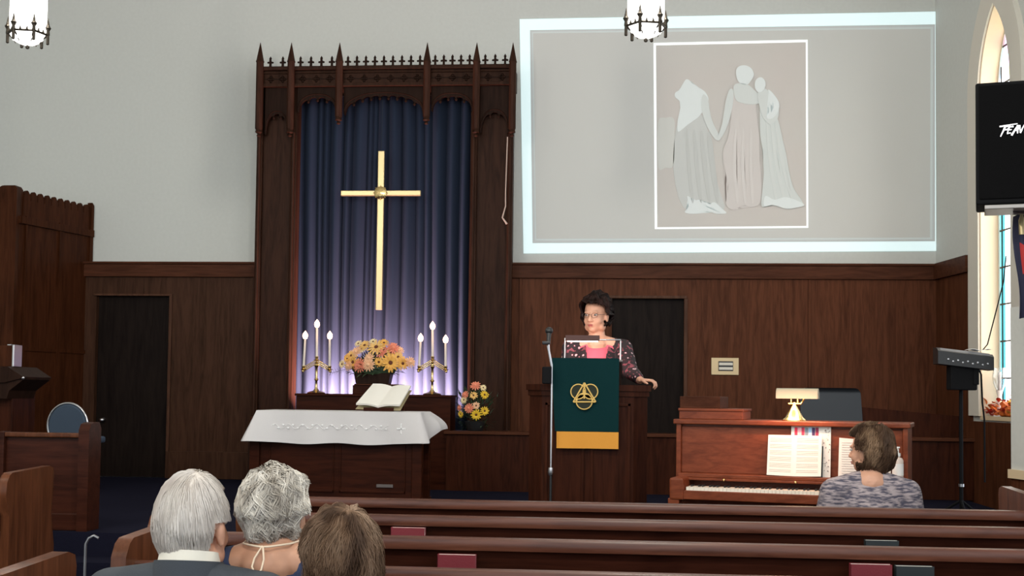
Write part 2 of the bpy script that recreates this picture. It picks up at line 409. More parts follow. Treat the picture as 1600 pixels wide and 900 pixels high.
# door casings and doors
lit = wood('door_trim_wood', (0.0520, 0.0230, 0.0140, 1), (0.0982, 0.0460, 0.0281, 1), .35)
bm = NB(); box(bm, dx[2] - .03, dx[3] + .03, YP - .02, YP + .01, zd, zd + .03, .004)
box(bm, dx[3], dx[3] + .035, YP - .02, YP + .01, ZPL, zd, .004); struct('trim_4', bm, lit)
bm = NB(); box(bm, dx[1], dx[1] + .03, YP - .025, YP + .01, ZPL, zd, .004); box(bm, dx[0] - .03, dx[1] + .03, YP - .02, YP + .01, zd, zd + .02, .004); struct('trim_5', bm, lit)
for i in (0, 2):
    bm = NB(); box(bm, dx[i], dx[i + 1], YW - .035, YW - .001, ZPL + .005, zd)
    d = struct('door_%d' % (i // 2 + 1), bm, M['door'])
    if i == 0:
        p = atY(161, 656, YW - .05); bm = NB()
        cyl(bm, p + V((0, .02, 0)), p + V((0, -.02, 0)), .022); cyl(bm, p + V((0, -.035, 0)), p + V((0, -.05, 0)), .009); ell(bm, p + V((0, -.04, 0)), (.03, .02, .022))
        finish('door_knob', bm, M['steel'], d, smooth=40)
# right wall wainscot and rail
bm = NB(); prism(bm, [(0.08, 0), (s0 - CW - .01, 0), (s0 - CW - .01, zr0), (0.08, zr0)], (-.035, 0), mpw)
prism(bm, [(s0 - CW - .01, 0), (SEND, 0), (SEND, zsill - .05), (s0 - CW - .01, zsill - .05)], (-.035, 0), mpw); struct('trim_6', bm, M['wall_wood'])
bm = NB(); prism(bm, [(0.08, zr0), (s0 - CW - .01, zr0), (s0 - CW - .01, ZR), (0.08, ZR)], (-.07, 0), mpw); struct('trim_7', bm, M['rail_wood'])
# ---- choir rail: low panelled partition running in front of the right-hand wall, cap at 1.0 m
YC = 11.95; zc = ZY(674, YC, 750)
bm = NB(); X0, X1 = XY(698, YC), XY(1583, YC) + .05
box(bm, X0, X1, YC, YC + .28, ZPL, zc - .03)
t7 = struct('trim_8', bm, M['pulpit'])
bm = NB(); box(bm, X0 - .02, X1, YC - .03, YC + .30, zc - .03, zc, .006); struct('trim_9', bm, M['rail_wood'])
# ---- taller book-board behind the piano, top sloping down to the right
Y2 = YC + .30
bm = NB()
za, zb = ZY(635, Y2, 1335), ZY(651, Y2, 1509)
xa, xb, xc = XY(1335, Y2), XY(1507, Y2), XY(1584, Y2)
prism(bm, [(xa, zc), (xb - .02, zc), (xb - .02, zb), (xa, za)], (Y2, Y2 + .05)); prism(bm, [(xb + .01, zc), (xc + .3, zc), (xc + .3, zb), (xb + .01, zb)], (Y2, Y2 + .05))
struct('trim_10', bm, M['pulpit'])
# ---------------------------------------------------------------- organ case (carved screen) at left
cas = thing('organ_case', 'tall brown panelled wooden case with scalloped crest at the left wall', 'organ case', (XY(60, 12.5), 12.5, ZPL))
ct = atY(137, 322, 12.98); cz = ct.z
n0 = atZ(32, 296, cz)                                       # near top corner of the side
cn = V((n0.x, n0.y, 0)); cf = V((XY(137, 12.98), 12.98, 0)); tdir = (cf - cn).normalized(); ln = (cf - cn).length; cnn = V((tdir.y, -tdir.x, 0))
def CS(s, z, d=0): return cn + tdir * s + cnn * d + V((0, 0, z))
mc = lambda u, v, w_: CS(u, v, w_)
bm = NB()
prism(bm, [(0, ZPL), (ln, ZPL), (ln, cz - .25), (0, cz - .25)], (-.04, 0), mc)
box(bm, LXW, cn.x, cn.y, cn.y + .05, ZPL, cz - .25)
finish('case_body', bm, M['case'], cas)
bm = NB()
for a, b in ((.08, .1), (ln * .52, ln * .52 + .05), (ln - .05, ln)):
    prism(bm, [(a, ZPL), (b, ZPL), (b, cz - .25), (a, cz - .25)], (0, .018), mc)
z5 = ZY(551, 12.6, 80); prism(bm, [(0, z5), (ln, z5), (ln, z5 + .035), (0, z5 + .035)], (0, .014), mc)
finish('case_stiles', bm, M['case'], cas)
bm = NB()
prism(bm, [(0, cz - .33), (ln, cz - .33), (ln, cz - .26), (0, cz - .26)], (-.05, .03), mc)
box(bm, LXW, cn.x + .02, cn.y - .02, cn.y + .05, cz - .33, cz - .26)
finish('case_moulding', bm, M['case'], cas)
bm = NB()
n = 10; pts = [(0.05, cz - .26)]; wv = (ln - .09) / n
for k in range(n):
    s_ = .05 + wv * k
    for a in range(9):
        an = PI * a / 8; pts.append((s_ + wv / 2 - math.cos(an) * wv * .46, cz - .09 + math.sin(an) * .095))
pts.append((ln - .04, cz - .26)); prism(bm, pts, (-.03, 0), mc)
finish('scalloped_crest', bm, M['case'], cas)
bm = NB()
xr_ = cn.x + .0; ww_ = .20; zt9 = cz + .03
prism(bm, [(xr_ - ww_, ZPL), (xr_, ZPL), (xr_, zt9 - .03), (xr_ - .02, zt9)] + [(xr_ - ww_ + .07 - .07 * math.sin(a), zt9 - .07 + .07 * math.cos(a)) for a in [PI / 2 * i / 6 for i in range(7)]], (cn.y - .07, cn.y + .06))
finish('corner_post', bm, M['case'], cas, smooth=40)
bm = NB(); prism(bm, [(ln - .03, cz - .30), (ln, cz - .30), (ln, cz + .0), (ln - .03, cz + .03)], (-.04, .02), mc)
finish('end_post', bm, M['case'], cas)
# ================================================================ REREDOS
YR = 12.62                                               # face of the canopy
rr = thing('reredos', 'tall dark gothic wooden frame with spiked pinnacles around the blue curtain', 'reredos', (XY(597, YR), 12.8, ZPL))
def RX(px): return XY(px, YR)
def RZ(py, px=600): return ZY(py, YR, px)
pil = [(398, 208), (447, 208), (523, 189), (661, 189), (739, 208), (796, 208)]
zct = RZ(104); zcb = RZ(135)
bm = NB()
# pilaster panels
YPI = 12.72
for a, b in ((400, 456), (733, 795)):
    box(bm, XY(a, YPI), XY(b, YPI), YPI, 12.998, ZPL, zcb + .02)
finish('pilaster_panels', bm, M['rere'], rr)
for a, b in ((395, 404), (448, 458), (731, 741), (788, 798)):
    bm = NB(); xa, xb = XY(a, YPI), XY(b, YPI); x = (xa + xb) / 2; r = (xb - xa) / 2
    box(bm, xa, xb, YPI - .05, YPI + .02, ZPL, zcb + .01, .008)
    cyl(bm, (x, YPI - .06, ZPL), (x, YPI - .06, RZ(205)), r * .55, n=12)
    finish('column', bm, M['rere'], rr, smooth=40)
# canopy: frieze box with mouldings
bm = NB()
box(bm, RX(398), RX(797), YR, 12.998, zcb, zct)
for a, b, d in ((zct - .035, zct, .045), (zct - .065, zct - .05, .02), (zcb - .0, zcb + .03, .035)):
    box(bm, RX(399), RX(796), YR - d, YR + .02, a, b, .004)
finish('canopy_frieze', bm, M['rere'], rr)
# carved frieze ornament: low relief lozenges and bars in each bay
for (a, _), (b, _) in zip(pil, pil[1:]):
    bm = NB(); xa, xb = RX(a + 6), RX(b - 6); k = max(2, round((xb - xa) / .13)); ww = (xb - xa) / k; zm = (zcb + .03 + zct - .065) / 2
    for i in range(k):
        c = xa + ww * (i + .5); h = .05
        for s in (0, 1, 2, 3):
            an = PI / 2 * s; ell(bm, (c + .022 * math.cos(an), YR - .001, zm + .022 * math.sin(an)), (.018, .010, .018), sub=1)
    box(bm, xa, xb, YR - .006, YR, zm - .006, zm + .006)
    finish('frieze_carving', bm, M['rere_dark'], rr, smooth=60)
# arch tracery under the frieze, with cusps
def tracery(xa, xb, ztop, zap_, zsp, y0, y1):
    """spandrel board between xa..xb with a low pointed, cusped arch cut out"""
    bm = NB(); c = (xa + xb) / 2; h = (xb - xa) / 2 - .015; n = 48
    zc0 = lambda t: zsp + (zap_ - zsp) * (max(0, 1 - abs(t) ** 2.4)) ** .5
    m_ = max(3, round((xb - xa) / .095))
    cols = [(xa, zsp)] + [(c + (-1 + 2 * i / n) * h, zc0(-1 + 2 * i / n) - .020 * abs(math.cos((-1 + 2 * i / n + 1) / 2 * m_ * PI)) ** 6) for i in range(n + 1)] + [(xb, zsp)]
    v = [[bm.verts.new((x, y, z)) for x, z in cols] for y in (y0, y1)]; t_ = [[bm.verts.new((x, y, ztop)) for x, z in cols] for y in (y0, y1)]
    for i in range(len(cols) - 1):
        bm.faces.new((v[0][i], v[0][i + 1], t_[0][i + 1], t_[0][i])); bm.faces.new((v[1][i + 1], v[1][i], t_[1][i], t_[1][i + 1])); bm.faces.new((v[0][i + 1], v[0][i], v[1][i], v[1][i + 1]))
    for i in range(m_ + 1):
        t = -1 + 2 * i / m_
        if abs(t) < .98: ell(bm, (c + t * h, y0 + .012, zc0(t) - .030), (.017, .014, .020), sub=1)
    tube(bm, [(c + (-1 + 2 * i / n) * (h + .005), y0 - .002, zc0(-1 + 2 * i / n) + .028) for i in range(n + 1)], .008, 6)
    finish('arch_tracery', bm, M['rere_dark'], rr, smooth=50)
tracery(RX(404), RX(442), zcb, RZ(176), RZ(206), YR + .02, YR + .06)
tracery(RX(744), RX(790), zcb, RZ(176), RZ(206), YR + .02, YR + .06)
tracery(RX(455), RX(518), zcb, RZ(150), RZ(172), YR + .02, YR + .06)
tracery(RX(528), RX(656), zcb, RZ(148), RZ(176), YR + .02, YR + .06)
tracery(RX(666), RX(733), zcb, RZ(150), RZ(172), YR + .02, YR + .06)
# cresting of small fleurs
def fleur(bm, x, z, s, y0, y1):
    y = (y0 + y1) / 2; box(bm, x - .010, x + .010, y0, y1, z, z + s * .9)
    ell(bm, (x, y, z + s * .62), (.018, .012, .020), sub=1)
    for q in (-1, 1): ell(bm, (x + q * .022, y, z + s * .60), (.013, .010, .012), sub=1)
    lathe(bm, [(.001, 0), (.012, .012), (.014, .022), (.001, .045)], (x, y, z + s * .82), 6)
    ell(bm, (x, y, z + .006), (.030, .012, .014), sub=1)
for (a, _), (b, _), k in zip(pil, pil[1:], (2, 4, 9, 5, 3)):
    bm = NB(); xa, xb = RX(a + 5), RX(b - 5); box(bm, xa, xb, YR - .032, YR - .003, zct - .01, zct + .006)
    for i in range(k): fleur(bm, xa + (xb - xa) * (i + .5) / k, zct - .005, .088, YR - .03, YR - .005)
    finish('cresting', bm, M['rere_dark'], rr)
for px, pb in pil:
    bm = NB(); x = RX(px); z0 = RZ(pb, px); zt = RZ(69, px); zs = RZ(96, px); y = YR - .055; r = .037
    T = Matrix.Rotation(PI / 8, 4, 'Z')
    lathe(bm, [(.004, z0 - .05), (.022, z0 - .04), (.012, z0 - .02), (.036, z0 - .005), (.03, z0 + .02), (r, z0 + .035), (r, zs - .03), (r + .006, zs - .02), (r, zs), (.002, zt)], (x, y, 0), 8, T)
    finish('pinnacle', bm, M['rere'], rr, smooth=30)
# plinth in front of the curtain
bm = NB(); box(bm, REX0 + .02, XY(698, YC) - .01, 12.35, 12.6, ZPL, zc - .12, .005); finish('plinth', bm, M['rere_dark'], rr)
# ---------------------------------------------------------------- curtain
m, N, L, P = newmat('blue_velvet')
P.inputs['Base Color'].default_value = (.018, .027, .048, 1); P.inputs['Roughness'].default_value = .95; P.inputs['Specular IOR Level'].default_value = .08; P.inputs['Sheen Weight'].default_value = .03; P.inputs['Sheen Tint'].default_value = (.5, .65, 1, 1)
M['curtain'] = m
bm = NB(); xa, xb = XY(454, 12.85), XY(735, 12.85); zt = RZ(140)
rnd = random.Random(3); fold = []; u = 0
while u < 1.02: wdt = rnd.choice((.03, .045, .06, .075)) * rnd.uniform(.85, 1.15); fold.append((u, wdt, rnd.uniform(.6, 1))); u += wdt
def cur(u, v):
    for a, wd, am in fold:
        if a <= u < a + wd or (a, wd, am) == fold[-1]: break
    ph = (u - a) / wd
    amp = min(.13, 2.0 * wd) * am * (.8 + .2 * (1 - v))
    y = 12.93 - amp * math.sin(max(0, min(1, ph)) * PI) ** .8
    return V((xa + (xb - xa) * u + .012 * math.sin(v * 4 + u * 9), y, ZPL + .02 + (zt - ZPL - .02) * v))
grid(bm, cur, 420, 24)
o = finish('pleated_curtain', bm, M['curtain'], loc=(XY(597, 12.86), 12.86, ZPL), smooth=60)
tag(o, 'dark blue pleated curtain hanging behind the gold cross', 'curtain')
# ---------------------------------------------------------------- cross
YX = 12.66; x = XY(590, YX); hwd = .034
c = thing('altar_cross', 'tall slender gold Latin cross hanging in front of the blue curtain', 'cross', (x, YX, ZY(484, YX, 590)))
zb, zt_, zm = ZY(484, YX, 590), ZY(236, YX, 590), ZY(302, YX, 590)
bm = NB(); box(bm, x - hwd, x + hwd, YX - .02, YX + .02, zb, zt_, .007); finish('upright', bm, M['gold'], c)
bm = NB(); box(bm, XY(527, YX), XY(653, YX), YX - .018, YX + .018, zm - .028, zm + .028, .007); finish('crossbar', bm, M['gold'], c)
bm = NB()
lathe(bm, [(.001, 0), (.06, 0), (.066, .008), (.05, .018), (.03, .02), (.001, .03)], (x, YX - .02, zm), 20, Matrix.Rotation(PI / 2, 4, 'X'))
for k in range(8):
    an = k * PI / 4; tube(bm, [(x, YX - .035, zm), (x + .075 * math.cos(an), YX - .03, zm + .075 * math.sin(an))], [.012, .003], 6)
finish('rosette', bm, M['brass'], c, smooth=40)
bm = NB(); tube(bm, [(x, YX, zt_), (x, YX + .01, RZ(138))], .0015, 5); finish('hanging_wire', bm, M['black'], c)
# ---------------------------------------------------------------- retable, tabernacle block
YT = 12.0
rt = thing('retable', 'brown wooden retable shelf with a raised centre block below the curtain', 'retable', (XY(580, YT), YT, ZPL))
zrt = ZY(616, YT, 580)
bm = NB(); box(bm, XY(463, YT), XY(704, YT), YT, YT + .36, ZPL, zrt - .02); finish('case', bm, M['table'], rt)
bm = NB(); box(bm, XY(461, YT), XY(706, YT), YT - .02, YT + .37, zrt - .022, zrt, .005); finish('shelf_board', bm, M['table'], rt)
zt2 = ZY(600, YT, 580)
bm = NB(); box(bm, XY(549, YT), XY(618, YT), YT + .05, YT + .33, zrt, zt2 - .012, .004); finish('raised_block', bm, M['table'], rt)
bm = NB(); box(bm, XY(552, YT), XY(622, YT), YT + .03, YT + .34, zt2 - .012, zt2, .003); finish('block_top', bm, M['rail_wood'], rt)
# ---------------------------------------------------------------- candelabra
def candelabrum(px, label, heights, flip=1):
    y = YT + .16; x = XY(px, y); z = zrt
    t = thing('candelabrum', label, 'candelabrum', (x, y, z), 'three branched candelabra on the retable')
    zc_ = ZY(568, y, px)
    bm = NB()
    lathe(bm, [(.001, 0), (.085, 0), (.09, .008), (.07, .018), (.03, .028), (.014, .05), (.011, .12), (.022, .135), (.011, .15), (.013, .25), (.024, .27), (.012, .29), (.012, zc_ - z), (.02, zc_ - z + .01), (.001, zc_ - z + .02)], (x, y, z), 20)
    finish('stem', bm, M['brass'], t, smooth=40)
    tips = [(-1, 472), (0, 0), (1, 0)]
    sp = (13 + 6) / 6.15 / 25
    def holder(xh, zh, nm='candle_cup'):
        bm = NB(); lathe(bm, [(.001, 0), (.008, .0), (.01, .015), (.028, .022), (.03, .027), (.012, .03), (.017, .04), (.018, .06), (.001, .06)], (xh, y, zh), 16); finish(nm, bm, M['brass'], t, smooth=40)
    for sgn in (-1, 1):
        bm = NB()
        for k in range(3):
            o_ = .018 * (k - 1)
            tube(bm, [(x, y, zc_ + .02 + o_), (x + sgn * .135, y, zc_ - .06 + o_)], .0055, 8)
        ell(bm, (x + sgn * .135, y, zc_ - .075), .013, sub=2); cyl(bm, (x + sgn * .128, y, zc_ - .06), (x + sgn * .128, y, zc_ - .02), .006)
        finish('arm', bm, M['brass'], t, smooth=50)
    hs = []
    for k, (ox, (zb_, zf)) in enumerate(zip((-.128, 0, .128), heights)):
        xh = x + ox; zbb = ZY(zb_, y, px); zff = ZY(zf, y, px)
        holder(xh, zbb - .058)
        bm = NB(); tilt = .01 * (1 if k == 0 else -.4); tube(bm, [(xh, y, zbb - .01), (xh + tilt, y, zff)], [.0125, .0105], 12)
        cn_ = finish('candle', bm, M['wax'], t, smooth=40)
        bm = NB(); lathe(bm, [(.001, -.010), (.020, .0), (.027, .022), (.025, .042), (.013, .060), (.002, .075)], (xh + tilt, y, zff), 14)
        finish('flame', bm, M['flame'], cn_, smooth=60)
        point('candle_light', (xh + tilt, y - .05, zff + .05), .35, (1, .62, .4), .03)
    return t
candelabrum(494, 'brass candelabrum with three lit candles left of the flowers', ((572, 529), (557, 511), (572, 529)))
candelabrum(675, 'brass candelabrum with three lit candles right of the flowers', ((572, 533), (557, 514), (572, 535)))
# ---------------------------------------------------------------- flowers
def petalmat(name, a, b):
    m = mat(name, a, .65); return m
FM = {'y': petalmat('yellow_petal', (.85, .52, .16, 1), 0), 'o': petalmat('orange_petal', (.85, .45, .09, 1), 0),
      'p': petalmat('coral_petal', (.82, .27, .16, 1), 0), 'c': petalmat('peach_petal', (.88, .52, .30, 1), 0),
      'Y': petalmat('bright_yellow_petal', (.85, .55, .03, 1), 0), 'w': petalmat('cream_petal', (.88, .72, .40, 1), 0)}
M['disc'] = mat('flower_disc', (.13, .035, .015, 1), .8, bump=.6, bscale=300)
def daisy(name, parent, p, d, r, pm, layers=2, npet=14, full=False, rnd=random):
    """flower head: layered petals round a disc, facing d"""
    d = V(d).normalized(); u, w_ = frame_of(d); p = V(p)
    bm = NB()
    for l in range(layers + (2 if full else 0)):
        rr_ = r * (1 - .2 * l); up = .10 + .28 * l; n = npet
        for k in range(n):
            an = 2 * PI * (k + .5 * (l % 2)) / n + rnd.uniform(-.08, .08); rad = u * math.cos(an) + w_ * math.sin(an); tan = d.cross(rad)
            L_ = rr_ * rnd.uniform(.88, 1.05); wd = rr_ * 2.6 / n * 1.15
            prev = None
            prof = [(.12, .25, 0), (.45, .85, .10), (.75, 1, .10), (.95, .6, -.02), (1.0, .15, -.08)]
            for (a, ww, hh) in prof:
                c_ = p + rad * L_ * a * math.cos(up * .8) + d * (L_ * a * math.sin(up * .8) + hh * r * .5 + l * r * .03)
                e = (bm.verts.new(c_ - tan * wd * ww * .5), bm.verts.new(c_ + tan * wd * ww * .5))
                if prev: bm.faces.new((prev[0], prev[1], e[1], e[0]))
                prev = e
    f = finish(name, bm, pm, parent, recalc=False)
    bm = NB(); T = Matrix.Translation(p + d * r * .06) @ Matrix(((u.x, w_.x, d.x, 0), (u.y, w_.y, d.y, 0), (u.z, w_.z, d.z, 0), (0, 0, 0, 1)))
    if full: ell(bm, (0, 0, r * .18), (r * .30, r * .30, r * .28), T, 2)
    else: ell(bm, (0, 0, 0), (r * .24, r * .24, r * .16), T, 2)
    finish('disc', bm, pm if full else M['disc'], f, smooth=60)
    return f
def leaf(bm, p, d, L_, wd, up=V((0, 0, 1))):
    d = V(d).normalized(); s = d.cross(up); s = s.normalized() if s.length > .01 else V((1, 0, 0)); nn = s.cross(d)
    pr = None
    for a, ww, h in ((0, .1, 0), (.25, .8, .04), (.5, 1, .05), (.75, .65, .02), (1, .04, -.06)):
        c_ = V(p) + d * L_ * a + nn * L_ * h
        e = (bm.verts.new(c_ - s * wd * ww / 2 + nn * wd * .12 * ww), bm.verts.new(c_), bm.verts.new(c_ + s * wd * ww / 2 + nn * wd * .12 * ww))
        if pr: bm.faces.new((pr[0], pr[1], e[1], e[0])); bm.faces.new((pr[1], pr[2], e[2], e[1]))
        pr = e
YFL = YT + .16
fl = thing('altar_flower_arrangement', 'low wide arrangement of yellow, orange and coral flowers in a dark box on the retable', 'flower arrangement', (XY(584, YFL), YFL, zt2))
xf = XY(584, YFL); bm = NB()
za_, zb_ = zt2, ZY(583, YFL, 584); a, b = XY(555, YFL), XY(612, YFL)
vs = box(bm, a + .02, b - .02, YFL - .08, YFL + .08, za_, zb_, .004)
for v in vs:
    if v.co.z > (za_ + zb_) / 2: v.co.x += .02 * (1 if v.co.x > xf else -1)
finish('planter_box', bm, M['rere_dark'], fl)
rnd = random.Random(11)
heads = [(535, 569, 5.5, 'w'), (549, 556, 7, 'y'), (552, 566, 9, 'o'), (562, 571, 8.5, 'p'), (570, 540, 7.5, 'y'), (565, 546, 6, 'w'), (588, 543, 10.5, 'y'), (596, 550, 8, 'p'),
         (577, 560, 7, 'c'), (576, 570, 8, 'c'), (611, 551, 7.5, 'y'), (614, 544, 8, 'p'), (610, 567, 11, 'o'), (629, 568, 8, 'o'), (641, 566, 6.5, 'c'), (622, 558, 7, 'y'),
         (543, 560, 6, 'o'), (583, 534, 5, 'w'), (600, 536, 6, 'o'), (560, 537, 5, 'w'), (557, 550, 7, 'c'), (624, 548, 5.5, 'c'), (592, 566, 6, 'o'), (545, 572, 6, 'c'), (602, 560, 6, 'w')]
for i, (px, py, r, cm) in enumerate(heads):
    y = YFL - .13 - .02 * rnd.random() + abs(px - 588) / 60 * .08 + (580 - py) / 50 * .10
    p = atY(px, py, y); d = V(((px - 588) / 70, -1, (566 - py) / 40 + .15))
    daisy('flower_head', fl, p, d, r / 158 * 1.4, FM[cm], full=cm in 'pc', rnd=rnd)
bm = NB()
for i in range(210):
    an = rnd.uniform(0, 2 * PI); el_ = rnd.uniform(-.25, 1.3); r = rnd.uniform(.12, .24)
    d = V((math.cos(an) * math.cos(el_) * 1.5, math.sin(an) * math.cos(el_) * .75, math.sin(el_) * .95))
    p = V((xf, YFL, zb_ + .02)) + d * r * .75
    leaf(bm, p, d + V((0, 0, -.1)), rnd.uniform(.05, .10), rnd.uniform(.02, .035))
ell(bm, (xf, YFL, zb_ + .05), (.22, .10, .11), sub=3)
finish('foliage', bm, M['leafg'], fl, recalc=False)
bm = NB()
for i in range(7):
    q = atY(540 - i * 3.6, 577 + i * .9, YFL - .05)
    for s in (-1, 1): leaf(bm, q, (-.6, 0, s * .8), .045, .014)
tube(bm, [atY(556, 576, YFL - .02), atY(540, 577, YFL - .05), atY(516, 583, YFL - .05)], .002, 5)
finish('fern_sprig', bm, mat('dusty_leaf', (.10, .09, .12, 1), .7), fl, recalc=False)
# side arrangement on the choir rail cap
YS = YC + .12
sf = thing('side_flower_arrangement', 'small upright arrangement of yellow and coral flowers on the low rail beside the curtain', 'flower arrangement', (XY(745, YS), YS, zc))
heads = [(743, 603, 7.5, 'p'), (755, 606, 5, 'w'), (727, 617, 6, 'p'), (725, 625, 5.5, 'w'), (740, 618, 6, 'y'), (757, 617, 6.5, 'Y'), (733, 638, 7.5, 'p'), (744, 634, 5.5, 'c'), (720, 647, 5, 'Y'),
         (744, 648, 7.5, 'Y'), (757, 642, 6.5, 'Y'), (718, 637, 4.5, 'p')]
stems = NB(); fo = NB(); bx = XY(743, YS)
for px, py, r, cm in heads:
    y = YS - .06 + (650 - py) / 60 * .05; p = atY(px, py, y); d = V(((px - 742) / 30, -1, (640 - py) / 60))
    daisy('flower_head', sf, p, d, r / 165 * 1.2, FM[cm], npet=12, full=cm == 'p', rnd=rnd)
    tube(stems, [p + V((0, .01, -.005)), (bx + (p.x - bx) * .5, YS, (p.z + zc + .1) / 2), (bx, YS, zc + .1)], .003, 5)
for i in range(230):
    p = atY(rnd.uniform(716, 768), rnd.uniform(612, 668), YS + rnd.uniform(-.04, .06)); k = (p - V((bx, YS, zc + .06)))
    if k.z < 0.28 or abs(k.x) < .1: leaf(fo, p, k + V((rnd.uniform(-.1, .1), rnd.uniform(-.2, .1), rnd.uniform(-.05, .1))), rnd.uniform(.04, .08), rnd.uniform(.012, .026))
for i in range(9):
    q = atY(766 + i * 1.6, 650 - i * 4.2, YS); leaf(fo, q, (rnd.uniform(-1, 1), 0, 1), .03, .01)
finish('foliage', fo, M['leafg'], sf, recalc=False); finish('stems', stems, M['leafg'], sf)
bm = NB(); lathe(bm, [(.001, 0), (.07, 0), (.085, .03), (.10, .09), (.095, .09), (.001, .085)], (bx, YS, zc), 20); finish('bowl', bm, M['black'], sf, smooth=40)
# ================================================================ COMMUNION TABLE
YB = 9.95; zt_ = ZY(643, YB, 530)
tb = thing('communion_table', 'dark wooden communion table under a white cloth in front of the retable', 'table', (XY(535, YB + .3), YB + .3, ZPL))
xa, xb = XY(392, YB) - .06, XY(661, YB) + .0
bm = NB(); box(bm, xa + .12, xb - .06, YB + .02, YB + .05, ZPL + .06, zt_ - .06); box(bm, xa + .12, xb - .06, YB + .36, YB + .41, ZPL + .06, zt_ - .06)
box(bm, xa + .12, xa + .16, YB + .03, YB + .41, ZPL + .06, zt_ - .06); box(bm, xb - .1, xb - .06, YB + .03, YB + .41, ZPL + .06, zt_ - .06)
finish('body', bm, M['table'], tb)
bm = NB(); box(bm, XY(403, YB), XY(655, YB), YB - .04, YB + .46, zt_ - .05, zt_ - .006, .006); finish('tabletop', bm, M['table'], tb)
for x in (xa, xb - .14):
    for y in (YB - .01, YB + .36): bm = NB(); box(bm, x + .06, x + .14, y, y + .08, ZPL, zt_ - .05, .006); finish('corner_post', bm, M['table'], tb)
bm = NB()
k = 2; ww = (xb - xa - .3) / k
for i in range(k):
    c_ = xa + .19 + ww * (i + .5); z0 = ZPL + .12; z1 = zt_ - .24
    for q in ((c_ - ww * .46, c_ - ww * .44, z0, z1), (c_ + ww * .44, c_ + ww * .46, z0, z1), (c_ - ww * .46, c_ + ww * .46, z0, z0 + .02), (c_ - ww * .46, c_ + ww * .46, z1 - .02, z1)): box(bm, q[0], q[1], YB + .012, YB + .022, q[2], q[3], .003)
finish('panel_moulding', bm, M['table'], tb)
bm = NB(); box(bm, xa + .045, xb + .01, YB - .03, YB + .45, ZPL, ZPL + .07, .006); finish('base', bm, M['table'], tb)
# cloth with dropped, flared corners
cx0, cx1, cy0, cy1 = XY(402, YB - .05), XY(656, YB - .05), YB - .052, YB + .472
bm = NB(); drop = zt_ - ZY(694, YB - .06, 530)
def clothpt(a, v):
    """a: 0..1 round the rim; v: 0 top edge .. 1 hem"""
    Wd, D_ = cx1 - cx0, cy1 - cy0; per = 2 * (Wd + D_); s = a * per
    if s < Wd: p = V((cx0 + s, cy0, 0)); nn = V((0, -1, 0)); k = min(s, Wd - s)
    elif s < Wd + D_: q = s - Wd; p = V((cx1, cy0 + q, 0)); nn = V((1, 0, 0)); k = min(q, D_ - q)
    elif s < 2 * Wd + D_: q = s - Wd - D_; p = V((cx1 - q, cy1, 0)); nn = V((0, 1, 0)); k = min(q, Wd - q)
    else: q = s - 2 * Wd - D_; p = V((cx0, cy1 - q, 0)); nn = V((-1, 0, 0)); k = min(q, D_ - q)
    cor = math.exp(-(k / .10) ** 2); out = V((p.x - (cx0 + cx1) / 2, (p.y - (cy0 + cy1) / 2) * 1.8, 0)).normalized()
    fl_ = .012 * math.sin(a * 60) * v
    right = 1 if p.x > (cx0 + cx1) / 2 else 0
    flare = (.105 if not right else .06) * cor * v
    off = nn * (.006 + fl_ + .022 * v) + out * flare
    z = zt_ + .003 - drop * v * (1 - .05 * cor) - .0 + .006 * math.sin(a * 44) * v
    rmp = max(0, min(1, (p.y - cy0) / .30)) * right; off = off + V((.09 * math.sin(v * PI * .62), 0, 0)) * rmp; z += .10 * v * rmp
    return V((p.x, p.y, z)) + off
grid(bm, lambda u, v: clothpt(u, v), 260, 10, closeu=True)
bm.verts.ensure_lookup_table()
top = [v for v in bm.verts][:260]
bm.faces.new(top)
solid(bm, .003)
cl = thing('table_cloth', 'white linen cloth with embroidered crosses draped over the communion table', 'tablecloth', ((cx0 + cx1) / 2, YB, zt_))
finish('linen', bm, M['linen'], cl, smooth=50)
bm = NB()
def ycl(z): return YB - .052 - .006 - .022 * (zt_ - z) / drop - .012
for px in (406, 628):
    x = XY(px, YB - .07); z = ZY(670, YB - .07, px); y = ycl(z)
    box(bm, x - .03, x + .03, y, y + .003, z - .004, z + .004); box(bm, x - .004, x + .004, y, y + .003, z - .035, z + .035)
    for a, b in ((-.03, 0), (.03, 0), (0, .035), (0, -.035)): ell(bm, (x + a, y, z + b), (.007, .003, .007), sub=1)
finish('embroidered_crosses', bm, M['thread'], cl)
bm = NB(); x0_, x1_ = XY(425, YB - .07), XY(608, YB - .07); pts = []
for i in range(161):
    t = i / 160; x = x0_ + (x1_ - x0_) * t; z = ZY(667, YB - .07, 520) + .018 * math.sin(t * 52) ; pts.append((x, ycl(z), z))
tube(bm, pts, .0016, 4)
for i in range(24):
    t = (i + .5) / 24; x = x0_ + (x1_ - x0_) * t; z = ZY(667, YB - .07, 520) + .012 * (-1) ** i; ell(bm, (x, ycl(z), z), (.010, .002, .007), sub=1)
finish('embroidered_vine', bm, M['thread'], cl)
bm = NB()
for px in (596,): box(bm, XY(590, YB), XY(616, YB), YB + .008, YB + .019, ZY(762, YB, 600), ZY(757, YB, 600), .002)
finish('plaque', bm, mat('dull_plaque', (.10, .08, .075, 1), .5), tb)
